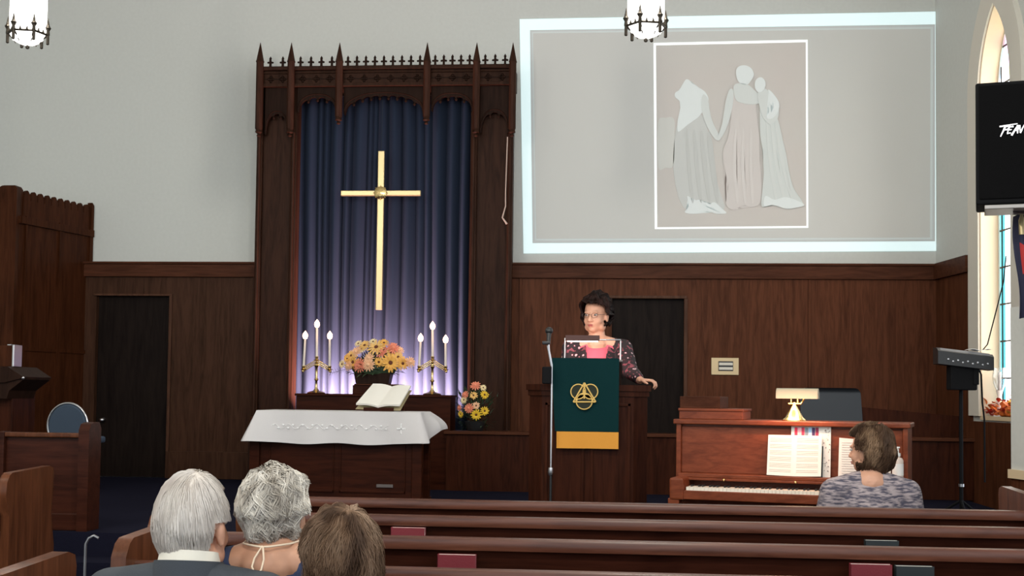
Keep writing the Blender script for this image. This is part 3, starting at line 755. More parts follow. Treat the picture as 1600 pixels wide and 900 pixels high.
# ---------------------------------------------------------------- open Bible on a low stand
YO = YB + .16
bb = thing('open_bible', 'large open Bible lying tilted on the white table cloth', 'book', (XY(600, YO), YO, zt_ + .004))
P0, P1, P2, P3 = V((XY(557, YO), YO, zt_ + .035)), V((XY(625, YO), YO, zt_ + .028)), V((XY(642, YO + .25), YO + .25, 0)), V((XY(583, YO + .25), YO + .25, 0))
P2.z = ZY(607, YO + .25, 640) - .005; P3.z = ZY(605, YO + .25, 585)
def bil(u, v): return (P0 * (1 - u) + P1 * u) * (1 - v) + (P3 * (1 - u) + P2 * u) * v
def page(u, v):
    q = bil(u, v); t = abs(u - .5) * 2; h = .022 * (math.sin(min(1, t * 1.5) * PI * .5)) * (1 - .25 * t) ; return q + V((0, -.2, 1)).normalized() * h
nn_ = (P1 - P0).cross(P3 - P0).normalized()
bm = NB(); grid(bm, page, 28, 10); solid(bm, .016); finish('pages', bm, M['paper'], bb, smooth=60)
bm = NB(); grid(bm, lambda u, v: bil(-.015 + u * 1.03, -.015 + v * 1.03) - nn_ * .018, 2, 2); solid(bm, .004); finish('cover', bm, mat('gilt_edge', (.36, .30, .17, 1), .5), bb)
bm = NB()
for half_ in (0, 1):
    for colm in (0, 1):
        for i in range(17):
            v = .1 + i * .05; u0 = half_ * .5 + .05 + colm * .21; a, b = page(u0, v), page(u0 + .18, v); e = nn_ * .003
            d_ = (page(u0, v + .012) - a)
            q = [bm.verts.new(p) for p in (a + e, b + e, b + d_ + e, a + d_ + e)]; bm.faces.new(q)
finish('print_lines', bm, mat('faint_print', (.5, .49, .45, 1), .9), bb)
bm = NB(); cm = (P0 + P1) / 2
box(bm, P0.x + .06, P1.x - .05, YO + .0, YO + .02, zt_ + .004, zt_ + .034); 
zz = (P3.z); box(bm, P3.x + .05, P2.x - .05, YO + .225, YO + .24, zt_ + .004, zz - .03)
finish('book_stand', bm, M['table'], bb)
# ================================================================ PULPIT
YU = 8.45; zp = ZY(601, YU, 920)
pu = thing('pulpit', 'dark wooden pulpit with angled sides below the speaking woman', 'pulpit', (XY(918, YU + .3), YU + .3, ZPL))
px0, px1 = XY(826, YU), XY(1012, YU)
ch = .09
def oct_(g=0, dpt=.62): return [(px0 - g, YU + ch + 0), (px0 + ch - g * .4, YU - g), (px1 - ch + g * .4, YU - g), (px1 + g, YU + ch), (px1 + g, YU + dpt), (px0 - g, YU + dpt)]
mz = lambda u, v, w_: V((u, v, w_))
bm = NB(); prism(bm, [(px0, YU + ch), (px0 + ch, YU), (px1 - ch, YU), (px1, YU + ch), (px1, YU + .45), (px1 - .03, YU + .45), (px1 - .03, YU + .1), (px0 + .03, YU + .1), (px0 + .03, YU + .45), (px0, YU + .45)], (ZPL, zp - .04), mz)
finish('body', bm, M['pulpit'], pu)
bm = NB(); prism(bm, oct_(.025, .40), (zp - .04, zp), mz); finish('top', bm, M['pulpit'], pu)
bm = NB(); prism(bm, oct_(.02, .46), (ZPL, ZPL + .1), mz); prism(bm, oct_(.012, .3), (zp - .075, zp - .04), mz); finish('mouldings', bm, M['pulpit'], pu)
bm = NB()
for a, b in ((px0 + ch + .02, (px0 + px1) / 2 - .02), ((px0 + px1) / 2 + .02, px1 - ch - .02)):
    for q in ((a, a + .02, ZPL + .16, zp - .12), (b - .02, b, ZPL + .16, zp - .12), (a, b, ZPL + .16, ZPL + .18), (a, b, zp - .14, zp - .12)): box(bm, q[0], q[1], YU - .01, YU + .002, q[2], q[3], .003)
finish('panel_moulding', bm, M['pulpit'], pu)
# book desk on the pulpit
bd = thing('book_desk', 'dark sloping book desk behind the green banner on the pulpit', 'book desk', (XY(915, YU + .15), YU + .15, zp))
zbt = ZY(562, YU + .05, 915); bx0, bx1 = XY(861, YU + .05), XY(970, YU + .05)
bm = NB(); prism(bm, [(YU + .02, zp), (YU + .02, zbt - .02), (YU + .36, zp + .045), (YU + .36, zp)], (bx0, bx1), lambda u, v, w_: V((w_, u, v))); finish('desk_box', bm, M['rere_dark'], bd)
bm = NB(); prism(bm, [(YU + .0, zbt - .012), (YU + .0, zbt), (YU + .38, zp + .062), (YU + .38, zp + .047)], (bx0 - .01, bx1 + .01), lambda u, v, w_: V((w_, u, v))); finish('sloped_top', bm, mat('desk_cloth', (.25, .22, .21, 1), .8), bd)
# reading lamp
rl = thing('reading_lamp', 'long dark reading lamp on thin arms above the pulpit desk', 'lamp', (XY(930, YU + .08), YU + .08, zbt))
yl = YU + .14; z0, z1 = ZY(533, yl, 910), ZY(524, yl, 910)
bm = NB(); xa_, xb_ = XY(883, yl), XY(936, yl)
prism(bm, [(yl - .045, z0), (yl - .02, z1), (yl + .03, z1), (yl + .055, z0 + .012)], (xa_, xb_), lambda u, v, w_: V((w_, u, v))); finish('hood', bm, mat('dark_red_metal', (.06, .02, .018, 1), .45), rl)
bm = NB(); box(bm, xa_ + .01, xb_ - .01, yl - .015, yl + .03, z0 - .004, z0 + .004); finish('tube_light', bm, mat('lamp_tube', (1, .9, .9, 1), .4, emit=(1, .72, .62, 1), es=6), rl)
bm = NB()
for pxx in (969,): tube(bm, [(xb_, yl, z0 + .01), (XY(pxx, yl), yl, ZY(531, yl, pxx)), (XY(pxx, yl), yl, ZY(533, yl, pxx)), (XY(pxx, yl), YU + .10, zbt - .06)], .0045, 8)
tube(bm, [(XY(882, yl), yl, z0 + .02), (XY(882, yl), YU + .10, zbt - .06)], .0045, 8)
finish('arms', bm, M['steel'], rl, smooth=50)
area('reading_light', ((xa_ + xb_) / 2, yl + .03, z0 - .02), (math.radians(25), 0, 0), .2, .04, 1.0, (1, .66, .60))
area('reading_light.fill', ((xa_ + xb_) / 2, yl + .07, z0 + .0), (math.radians(80), 0, 0), .22, .03, .9, (1, .74, .66))
# banner
YBN = YU - .012; bn = thing('pulpit_banner', 'dark green pulpit banner with a gold emblem and gold hem', 'banner', (XY(914, YBN), YBN, zbt))
gx0, gx1 = XY(861, YBN), XY(967, YBN); gz1 = zbt + .006; gz0 = ZY(674, YBN, 914); gz00 = ZY(700, YBN, 914)
def bw(u, z): return YBN - .03 - .004 * math.sin(u * 9) - .006 * math.sin(u * 5 + z * 7)
def gfn(u, v):
    z = gz1 + (gz0 - gz1) * v; x = gx0 + .03 * v * (1 - u) + (gx1 - gx0) * u; return V((x, bw(u, z), z))
bm = NB(); grid(bm, gfn, 40, 30); solid(bm, .004); finish('cloth', bm, M['green'], bn, smooth=60)
bm = NB(); grid(bm, lambda u, v: V((gx0 + .042 + (gx1 - gx0 - .042) * u, bw(u, gz0) - .004, gz0 - .002 + (gz00 - gz0) * v)), 40, 8); solid(bm, .004); finish('gold_hem', bm, M['goldcloth'], bn, smooth=60)
bm = NB(); grid(bm, lambda u, v: V((gx0 + (gx1 - gx0) * u, YBN - .03 + (.22) * v, gz1 + .002 - .06 * v * v)), 20, 6); solid(bm, .004); finish('cloth_fold_over', bm, M['green'], bn, smooth=60)
def ep(px, py): return V((XY(px, YBN - .04), YBN - .044, ZY(py, YBN - .04, px)))
bm = NB()
def circ(px, py, r, a0=0, a1=360):
    pts = []; n = 36
    for i in range(n + 1):
        a = math.radians(a0 + (a1 - a0) * i / n); pts.append(ep(px + r * math.cos(a), py - r * math.sin(a)))
    tube(bm, pts, .0042, 6)
circ(903.5, 612, 11.5); circ(922.5, 612, 11.5); circ(913, 627, 12.5)
T3 = [ep(913, 598), ep(896, 628), ep(931, 628), ep(913, 598)]; 
for a, b in zip(T3, T3[1:]): tube(bm, [a + V((0, -.003, 0)), b + V((0, -.003, 0))], .0052, 6)
tube(bm, [ep(913, 609) + V((0, -.003, 0)), ep(913, 623) + V((0, -.003, 0))], .005, 6); tube(bm, [ep(906, 616) + V((0, -.003, 0)), ep(920, 616) + V((0, -.003, 0))], .005, 6)
for q in ((913, 602), (901, 625), (926, 625)): ell(bm, ep(*q) + V((0, -.003, 0)), (.009, .003, .009), sub=1)
finish('gold_emblem', bm, mat('gold_thread', (.72, .48, .14, 1), .5), bn)
bm = NB()
for (q, r) in (((903.5, 612), 11), ((922.5, 612), 11), ((913, 627), 12)):
    lathe(bm, [(.001, 0), (r / 236, 0), (r / 236, .002), (.001, .002)], ep(*q) + V((0, .004, 0)), 24, Matrix.Rotation(PI / 2, 4, 'X'))
finish('emblem_ground', bm, mat('dark_olive_cloth', (.014, .018, .008, 1), .8), bn)
# microphone
ms = thing('microphone_stand', 'silver microphone stand with black microphone left of the green banner', 'microphone', (XY(862, YU - .1), YU - .1, ZPL))
ym = YU - .1; xs = XY(862, ym)
bm = NB(); cyl(bm, (xs, ym, ZPL + .01), (xs, ym, ZY(738, ym, 862)), .009); finish('lower_tube', bm, M['black'], ms, smooth=40)
bm = NB(); cyl(bm, (xs, ym, ZY(738, ym, 862)), (xs, ym, ZY(600, ym, 862)), .0075); finish('upper_tube', bm, M['steel'], ms, smooth=40)
bm = NB(); z = ZY(738, ym, 862); lathe(bm, [(.001, -.025), (.014, -.02), (.02, 0), (.016, .03), (.001, .035)], (xs, ym, z), 14); finish('clutch', bm, M['steel'], ms, smooth=40)
bm = NB(); lathe(bm, [(.001, 0), (.13, 0), (.13, .008), (.02, .022), (.001, .03)], (xs, ym, ZPL), 24); finish('base_plate', bm, M['black'], ms, smooth=30)
bm = NB(); box(bm, XY(847, ym), XY(862, ym) - .004, ym - .03, ym + .03, ZY(600, ym, 855), ZY(573, ym, 855), .008); finish('clip_box', bm, M['blackm'], ms)
bm = NB(); tube(bm, [(xs, ym, ZY(602, ym, 862)), (xs, ym, ZY(570, ym, 862)), atY(858, 548, ym), atY(857, 533, ym)], .006, 8); tube(bm, [atY(861, 572, ym), atY(855, 540, ym)], .003, 6); finish('gooseneck', bm, M['steel'], ms, smooth=50)
bm = NB(); a, b = atY(857, 536, ym), atY(858, 517, ym + .03); cyl(bm, a, b, .012, .017); ell(bm, b, .026, sub=3); box(bm, a.x - .04, a.x + .012, ym - .015, ym + .015, a.z - .01, a.z + .012, .004); finish('microphone_head', bm, M['black'], ms, smooth=40)
# ================================================================ PIANO
AL = math.radians(15); pd = V((math.cos(AL), -math.sin(AL), 0)); pq = V((math.sin(AL), math.cos(AL), 0))  # along / back
YPL = 8.15; pA = V((XY(1058, YPL), YPL, 0))
_n = pq
WPN = (atP(1419, 660, pA, _n) - pA).dot(pd)
def PN(u, d, z): return pA + pd * u + pq * d + V((0, 0, z))     # d<0 = towards the player
def pu_(px, py, d=0): q = atP(px, py, pA + pq * d, _n); return (q - pA).dot(pd), q.z
ztop = pu_(1240, 658)[1]
TP = Matrix.Translation(pA) @ Matrix.Rotation(-AL, 4, 'Z')     # local x along, y back, z up
pn_ = thing('upright_piano', 'reddish brown upright piano with its keyboard facing the seated pianist', 'piano', PN(WPN / 2, .1, 0))
zk = pu_(1190, 765, -.22)[1]; zs_ = pu_(1190, 742, -.02)[1]
bm = NB(); box(bm, .02, WPN - .02, .03, .42, .05, ztop - .03, T=TP); box(bm, 0, .03, -.02, .43, .0, ztop - .025, .004, T=TP); box(bm, WPN - .03, WPN, -.02, .43, 0, ztop - .025, .004, T=TP); finish('case', bm, M['piano'], pn_)
bm = NB(); box(bm, .03, WPN - .03, .0, .03, zs_, ztop - .045, .004, T=TP); finish('music_panel', bm, M['piano'], pn_)
bm = NB(); box(bm, -.015, WPN + .015, -.04, .44, ztop - .03, ztop, .006, T=TP); finish('lid', bm, M['piano'], pn_)
bm = NB(); box(bm, .03, WPN - .03, -.10, .03, zs_ - .025, zs_, .005, T=TP); finish('music_shelf', bm, M['piano'], pn_)
bm = NB(); box(bm, .05, WPN - .05, -.105, .0, zk + .035, zs_ - .025, .003, T=TP); finish('fallboard', bm, M['piano'], pn_)
bm = NB(); box(bm, .03, WPN - .03, -.24, .02, zk - .075, zk - .02, .005, T=TP); finish('key_slip', bm, M['piano'], pn_)
for a, b in ((.01, .10), (WPN - .10, WPN + .04)): bm = NB(); box(bm, a, b, -.25, .02, zk - .08, zk + .055, .014, T=TP); finish('key_block', bm, M['piano'], pn_)
for a in (.0, WPN - .07): bm = NB(); box(bm, a, a + .07, -.24, -.17, 0, zk - .07, .006, T=TP); finish('front_leg', bm, M['piano'], pn_)
bm = NB(); box(bm, .03, WPN - .03, .0, .03, .12, zk - .07, .003, T=TP); finish('lower_panel', bm, M['piano'], pn_)
ivory = mat('ivory_keys', (.85, .78, .66, 1), .3)
bm = NB(); kx0, kx1 = .11, WPN - .11; nk = 52; kw = (kx1 - kx0) / nk
for i in range(nk): box(bm, kx0 + i * kw + .0006, kx0 + (i + 1) * kw - .0006, -.225, -.10, zk - .02, zk, T=TP)
finish('white_keys', bm, ivory, pn_)
bm = NB()
for i in range(nk - 1):
    if (i % 7) in (0, 2, 3, 5, 6):
        c_ = kx0 + (i + 1) * kw; box(bm, c_ - .005, c_ + .005, -.175, -.10, zk, zk + .010, .001, T=TP)
finish('black_keys', bm, M['black'], pn_)
bm = NB()
for a in (WPN * .5 - .06, WPN * .5, WPN * .5 + .06): box(bm, a - .015, a + .015, -.07, .02, .04, .05, .004, T=TP)
finish('pedals', bm, M['brass'], pn_)
for pxk in (1131, 1243):
    bm = NB(); u, z = pu_(pxk, 747, -.11); T = TP @ Matrix.Translation((u, -.11, (zk + .035 + zs_ - .025) / 2)); ell(bm, (0, 0, 0), (.009, .009, .009), T, 2); finish('fallboard_knob', bm, M['brass'], pn_)
# music
def on_piano(name, label, cat, px0_, px1_, py0, py1, d=-.02, group=None):
    u0, z1 = pu_(px0_, py0, d); u1, _ = pu_(px1_, py0, d); z0 = zs_
    t = thing(name, label, cat, PN((u0 + u1) / 2, d, z0), group); return t, u0, u1, z0, z1
t, u0, u1, z0, z1 = on_piano('open_hymnal', 'open hymn book with printed pages leaning on the piano music panel', 'book', 1200, 1284, 681, 735, -.05)
lean = lambda z: -.075 + (z - zs_) * .26
def pg(u, v):
    t_2 = abs(u - .5) * 2; bow = .018 * math.sin(min(1, t_2 * 1.4) * PI / 2) * (1 - .3 * t_2); z = z0 + .004 + (z1 - z0) * v - .012 * (1 - t_2) * (1 - v) * .4
    return PN(u0 + (u1 - u0) * u, lean(z) - bow, z)
bm = NB(); grid(bm, pg, 30, 8); solid(bm, .01); finish('pages', bm, M['paper'], t, smooth=60)
bm = NB()
for h in (0, 1):
    for i in range(22):
        if i % 4 == 3: continue
        v = .93 - i * .039; us = .04 + .5 * h; ue = us + .40
        q = [pg(us, v), pg((us + ue) / 2, v), pg(ue, v)]; q = [p - pq * .013 for p in q]
        lo = [p - V((0, 0, .0014)) for p in q]; vs = [bm.verts.new(p) for p in q + lo[::-1]]; bm.faces.new((vs[0], vs[1], vs[4], vs[5])); bm.faces.new((vs[1], vs[2], vs[3], vs[4]))
finish('print_lines', bm, M['ink'], t, recalc=False)
bm = NB(); grid(bm, lambda u, v: PN(u0 - .006 + (u1 - u0 + .012) * u, lean(z0 + (z1 - z0) * v) + .013, z0 + (z1 - z0 + .004) * v), 2, 2); solid(bm, .004); finish('cover', bm, M['dark_cover'], t)
# coloured song sheet behind
t, u0, u1, z0, z1 = on_piano('song_book', 'white song book with a row of coloured blocks standing behind the open hymn book', 'book', 1236, 1298, 664, 735)
sb = lambda z: -.035 + (z - zs_) * .12
bm = NB(); prism(bm, [(u0, z0), (u1, z0), (u1, z1), (u0, z1)], (0, .012), lambda u, v, w_: PN(u, sb(v) + w_ - .006, v)); finish('cover_sheet', bm, M['paper'], t)
cols = [(225, 50, 80), (240, 180, 190), (205, 60, 90), (110, 130, 145), (150, 190, 225), (60, 40, 90), (140, 40, 75)]
uw = (u1 - u0) * .62; za = pu_(1260, 668, -.03)[1]; zb2 = pu_(1260, 684, -.03)[1]
for i, cc in enumerate(cols):
    bm = NB(); a = u0 + .02 + uw * i / 7; prism(bm, [(a, zb2 - .02), (a + uw / 7 * .86, zb2 - .02), (a + uw / 7 * .86, za - (.002 if i % 2 else 0)), (a, za)], (0, .001), lambda u, v, w_: PN(u, sb(v) + w_ - .009, v)); finish('coloured_block', bm, mat('block_%d' % i, rgb(*cc), .7), t)
bm = NB(); rn = random.Random(5)
for i in range(26):
    a = rn.uniform(u0 + uw + .045, u1 - .01); zz = rn.uniform(z0 + .02, z1 - .02); prism(bm, [(a, zz), (a + rn.uniform(.004, .012), zz + rn.uniform(-.004, .004)), (a + .006, zz + .006)], (0, .001), lambda u, v, w_: PN(u, sb(v) + w_ - .009, v))
finish('printed_marks', bm, M['ink'], t)
# loose sheets behind the pianist
t, u0, u1, z0, z1 = on_piano('sheet_music', 'cream sheet music standing on the piano behind the head of the pianist', 'sheet music', 1310, 1392, 684, 738)
bm = NB(); m_ = (u0 + u1) / 2
prism(bm, [(u0, z0), (m_, z0), (m_, z1 - .01), (u0 + .004, z1)], (0, .003), lambda u, v, w_: PN(u, sb(v) + w_ - .004, v)); prism(bm, [(m_, z0), (u1, z0), (u1, z1 - .012), (m_, z1 - .01)], (0, .003), lambda u, v, w_: PN(u, sb(v) + w_ - .004, v)); finish('sheets', bm, M['paper'], t)
bm = NB()
for i in range(14):
    zz = z1 - .03 - i * .014; prism(bm, [(u0 + .02, zz), (m_ - .01, zz), (m_ - .01, zz + .0012), (u0 + .02, zz + .0012)], (0, .001), lambda u, v, w_: PN(u, sb(v) + w_ - .006, v)); prism(bm, [(m_ + .01, zz), (u1 - .02, zz), (u1 - .02, zz + .0012), (m_ + .01, zz + .0012)], (0, .001), lambda u, v, w_: PN(u, sb(v) + w_ - .006, v))
finish('staves', bm, M['ink'], t)
# sanitizer pump bottle
u, _ = pu_(1403, 740, -.05); pb = PN(u, -.055, zs_)
t = thing('pump_bottle', 'small clear pump bottle with white label on the piano music shelf', 'bottle', pb)
hb = pu_(1403, 716, -.05)[1] - zs_; ht = pu_(1403, 698, -.05)[1] - zs_
bm = NB(); lathe(bm, [(.001, 0), (.03, 0), (.032, .006), (.032, hb - .012), (.026, hb), (.013, hb + .006), (.013, hb + .012), (.001, hb + .012)], pb, 20); finish('bottle_body', bm, mat('cloudy_plastic', (.62, .52, .46, 1), .25), t, smooth=40)
bm = NB(); lathe(bm, [(.0325, hb * .2), (.0328, hb * .2), (.0328, hb * .75), (.0325, hb * .75)], pb, 20); finish('label_band', bm, M['white'], t, smooth=40)
bm = NB(); lathe(bm, [(.001, hb + .012), (.016, hb + .012), (.016, hb + .03), (.006, hb + .032), (.006, ht - .01), (.013, ht - .008), (.012, ht), (.001, ht)], pb, 14); tube(bm, [pb + V((0, 0, ht - .005)), pb + V((-.034, -.006, ht - .006)), pb + V((-.038, -.006, ht - .014))], .005, 8); finish('pump', bm, M['white'], t, smooth=40)
# brass piano lamp
ul, _ = pu_(1241, 655, .10); pl = PN(ul, .10, ztop)
t = thing('piano_lamp', 'brass piano lamp with long cream shade on top of the piano', 'lamp', pl)
dz = lambda py: pu_(1241, py, .1)[1]
bm = NB(); lathe(bm, [(.001, 0), (.075, 0), (.075, .006), (.055, .022), (.034, .06), (.018, .088), (.010, .10), (.010, .115), (.001, .116)], pl, 12); finish('lamp_base', bm, M['brass'], t, smooth=40)
zl = dz(631)
bm = NB(); cyl(bm, pl + V((0, 0, .11)), pl + V((0, 0, zl - ztop)), .008); q0 = pl + V((0, 0, zl - ztop))
tube(bm, [q0 - pd * .035, q0 + pd * .04, q0 + pd * .06 + V((0, 0, .03))], .006, 8)
for s in (-.02, .02): cyl(bm, q0 + pd * s, q0 + pd * s + V((0, 0, .05)), .006)
finish('lamp_bracket', bm, M['brass'], t, smooth=40)
us0, _ = pu_(1215, 615, .1); us1, _ = pu_(1279, 612, .1); z0s, z1s = dz(623), dz(608)
bm = NB(); n = 12; pts = []
for i in range(n + 1):
    a = math.radians(-10 + 200 * i / n); pts.append((.045 * math.cos(a), .045 * math.sin(a) * 1.05))
pi_ = [(a * .93, b * .93) for a, b in pts][::-1]
prism(bm, pts + pi_, (us0, us1), lambda u, v, w_: PN(w_, .08 - u, z0s + .010 + v * 1.15))
for s in (us0, us1): prism(bm, pts, (s - .002, s + .002), lambda u, v, w_: PN(w_, .08 - u, z0s + .010 + v * 1.15))
finish('lamp_shade', bm, mat('cream_shade', (.40, .38, .27, 1), .5), t, smooth=40)
bm = NB(); cyl(bm, PN(us0 + .03, .08, z0s + .02), PN(us1 - .03, .08, z0s + .02), .010); finish('lamp_tube', bm, mat('warm_tube', (1, .8, .5, 1), .4, emit=(1, .66, .36, 1), es=5), t, smooth=40)
area('piano_lamp_light', PN((us0 + us1) / 2, .06, z0s - .005), (math.radians(-14), 0, -AL), .30, .05, 1.3, (1, .58, .30))
area('piano_lamp_light.front', PN((us0 + us1) / 2, -.16, z0s + .02), (math.radians(22), 0, -AL), .34, .03, 3.2, (1, .46, .28))
# wooden chest on the left end of the piano
u0, zt1 = pu_(1060, 619, .12); u1, _ = pu_(1127, 619, .12); u2, zt2_ = pu_(1163, 640, .12)
t = thing('wooden_chest', 'small stepped brown wooden box on the left end of the piano', 'box', PN((u0 + u2) / 2, .2, ztop))
bm = NB(); box(bm, max(u0, .0), u2, .06, .36, ztop, zt2_ - .01, .004, T=TP); finish('box_body', bm, M['piano'], t)
bm = NB(); box(bm, max(u0, .0) - .004, u2 + .006, .05, .37, zt2_ - .012, zt2_ + .004, .003, T=TP); finish('lid', bm, M['piano'], t)
bm = NB(); box(bm, max(u0, .0), u1, .08, .36, zt2_ + .004, zt1, .004, T=TP); finish('upper_block', bm, M['rail_wood'], t)
# piano bench (behind the pews)
bq = PN(.86, -.62, 0); t = thing('piano_bench', 'brown wooden bench under the pianist', 'bench', bq)
TB = Matrix.Translation(bq) @ Matrix.Rotation(-AL, 4, 'Z')
bm = NB(); box(bm, -.4, .4, -.17, .17, .43, .48, .01, T=TB); finish('seat', bm, M['piano'], t)
for a in (-.36, .36):
    for b in (-.14, .14): bm = NB(); box(bm, a - .02, a + .02, b - .02, b + .02, 0, .43, .003, T=TB); finish('leg', bm, M['piano'], t)
# dark chair behind the piano
YCH = 9.9; t = thing('stacking_chair', 'chair with glossy dark rounded back behind the piano', 'chair', (XY(1300, YCH), YCH, ZPL))
xa, xb = XY(1252, YCH), XY(1347, YCH); zt_c = ZY(606, YCH, 1300); zb_c = zt_c - .42; r = .05
pts = [(xa, zb_c), (xb + .02, zb_c)] + [(xb - r + r * math.cos(a), zt_c - r + r * math.sin(a)) for a in [PI / 2 * i / 6 for i in range(7)]] + [(xa + r + r * math.cos(a), zt_c - r + r * math.sin(a)) for a in [PI / 2 + PI / 2 * i / 6 for i in range(7)]]
bm = NB(); prism(bm, pts, (YCH, YCH + .03), lambda u, v, w_: V((u, w_ + .06 * ((u - xa) / (xb - xa) - .5) ** 2 * 4 - (v - zt_c) * -.12, v))); finish('backrest', bm, mat('dark_gloss', (.010, .012, .015, 1), .32, spec=.4), t, smooth=30)
bm = NB(); box(bm, xa + .02, xb - .02, YCH - .02, YCH + .42, ZPL + .42, ZPL + .46, .012); finish('seat', bm, M['black'], t)
for a in (xa + .04, xb - .04):
    for b in (YCH, YCH + .4): bm = NB(); cyl(bm, (a, b, ZPL), (a, b, ZPL + .42), .012); finish('leg', bm, M['steel'], t)
bm = NB()
for a in (xa + .06, xb - .06): tube(bm, [(a, YCH + .0, ZPL + .42), (a, YCH - .03, zb_c + .1)], .012, 8)
finish('back_supports', bm, M['steel'], t)
# brass wall plate with slots
t = thing('wall_plate', 'brass vent plate with slats on the panelled wall right of the door', 'wall plate', (XY(1132, YP), YP, ZY(586, YP, 1132)))
x0, x1, z0, z1 = XY(1111, YP), XY(1154, YP), ZY(586, YP, 1132), ZY(559, YP, 1132)
bm = NB(); box(bm, x0, x1, YP - .012, YP, z0, z1, .004); finish('plate', bm, mat('dull_brass', (.50, .38, .22, 1), .4, .6), t)
bm = NB(); box(bm, x0 + .07, x1 - .055, YP - .016, YP - .011, z0 + .04, z1 - .035, .002); finish('dark_opening', bm, M['black'], t)
bm = NB()
for k in (0, 1): zz = z0 + .05 + k * .045; box(bm, x0 + .075, x1 - .06, YP - .03, YP - .012, zz, zz + .028, .004)
finish('slats', bm, M['cream'], t)
# cord hooked on the reredos post
yc = 12.66; o = None; bm = NB(); tube(bm, [atY(793, 214, 12.60), atY(790, 300, 12.63), atY(790, 322, 12.64), atY(785, 340, 12.64), atY(792, 350, 12.64)], [.006, .006, .007, .008, .012], 6)
o = finish('hanging_cord', bm, mat('pale_cord', (.45, .36, .3, 1), .6), rr, smooth=50)
# ================================================================ PROJECTED PICTURE
YS_ = 12.995
sc_ = thing('projected_picture', 'wide projected slide with bright pale blue border on the wall', 'projection', (XY(1145, YS_), YS_, ZY(396, YS_, 1145)))
def SP(px, py, l=1): q = atY(px, py, YS_ - .003 * l); return q
def poly(name, pts, m_, l, parent):
    bm = NB(); vs = [bm.verts.new(SP(a, b, l)) for a, b in pts]; back = [bm.verts.new(v.co + V((0, .002, 0))) for v in vs]
    f = [bm.faces.new(vs), bm.faces.new(back[::-1])]
    n = len(vs)
    for i in range(n): bm.faces.new((vs[i], back[i], back[(i + 1) % n], vs[(i + 1) % n]))
    bmesh.ops.triangulate(bm, faces=f); return finish(name, bm, m_, parent)
def em(name, c, e, base=None): return mat(name, base or (.6, .61, .6, 1), .9, emit=c, es=e)
m_bord = em('slide_border_light', (.70, .97, 1, 1), .62)
m_in = em('slide_ground_light', (.60, .60, .56, 1), .07, (.60, .60, .575, 1))
m_in2 = em('slide_band_light', (.45, .55, .6, 1), .09)
m_line = em('slide_line_light', (.7, .95, .95, 1), .14)
poly('bright_border', [(812, 30), (1475, 18), (1477, 392), (818, 396)], m_bord, 1, sc_)
poly('inner_band', [(828, 47), (1461, 38), (1461, 377), (832, 380)], m_in2, 2, sc_)
poly('inner_line', [(831, 50), (1458, 42), (1457, 374), (836, 376)], m_line, 3, sc_)
ground = poly('slide_ground', [(833, 52), (1454, 45), (1453, 371), (838, 373)], m_in, 4, sc_)
fr = poly('photo_outline', [(1021, 67), (1262, 62), (1263, 356), (1023, 358)], em('slide_white_light', (.95, 1, 1, 1), .62), 5, sc_)
bgm, N, L, P = newmat('photo_ground_light')
tc = N.new('ShaderNodeTexCoord'); nz = N.new('ShaderNodeTexNoise'); nz.inputs['Scale'].default_value = 1.3; r = N.new('ShaderNodeValToRGB')
r.color_ramp.elements[0].color = (.60, .60, .56, 1); r.color_ramp.elements[1].color = (.64, .57, .54, 1); L.new(tc.outputs['Object'], nz.inputs[0]); L.new(nz.outputs[0], r.inputs[0]); L.new(r.outputs[0], P.inputs['Base Color']); P.inputs['Roughness'].default_value = .9
P.inputs['Emission Color'].default_value = (.6, .56, .53, 1); P.inputs['Emission Strength'].default_value = .035
poly('photo_ground', [(1025, 71), (1259, 66), (1260, 353), (1027, 355)], bgm, 6, sc_)
def blob(name, pts, m_, l, parent=fr):
    # smooth closed outline through pts (Catmull-Rom)
    out = []; n = len(pts)
    for i in range(n):
        p0, p1, p2, p3 = [V((*pts[(i + k) % n], 0)) for k in (-1, 0, 1, 2)]
        for k in range(4):
            t = k / 4; out.append(tuple((.5 * ((2 * p1) + (p2 - p0) * t + (2 * p0 - 5 * p1 + 4 * p2 - p3) * t * t + (3 * p1 - p0 - 3 * p2 + p3) * t ** 3))[:2]))
    poly(name, out, m_, l, sc_)
pale = em('figure_pale_light', (.75, .85, .82, 1), .085, (.62, .645, .625, 1)); white_ = em('figure_white_light', (.85, .95, .95, 1), .16, (.65, .675, .66, 1)); rose = em('figure_rose_light', (.75, .66, .62, 1), .075, (.625, .59, .565, 1)); dim = em('figure_dim_light', (.58, .60, .57, 1), .06, (.595, .605, .585, 1))
rose2 = em('figure_rose_fold_light', (.78, .70, .66, 1), .09, (.64, .61, .585, 1)); fold_d = em('fold_dim_light', (.5, .52, .5, 1), .05, (.57, .58, .56, 1)); mid = em('figure_mid_light', (.7, .78, .75, 1), .115, (.62, .64, .62, 1))
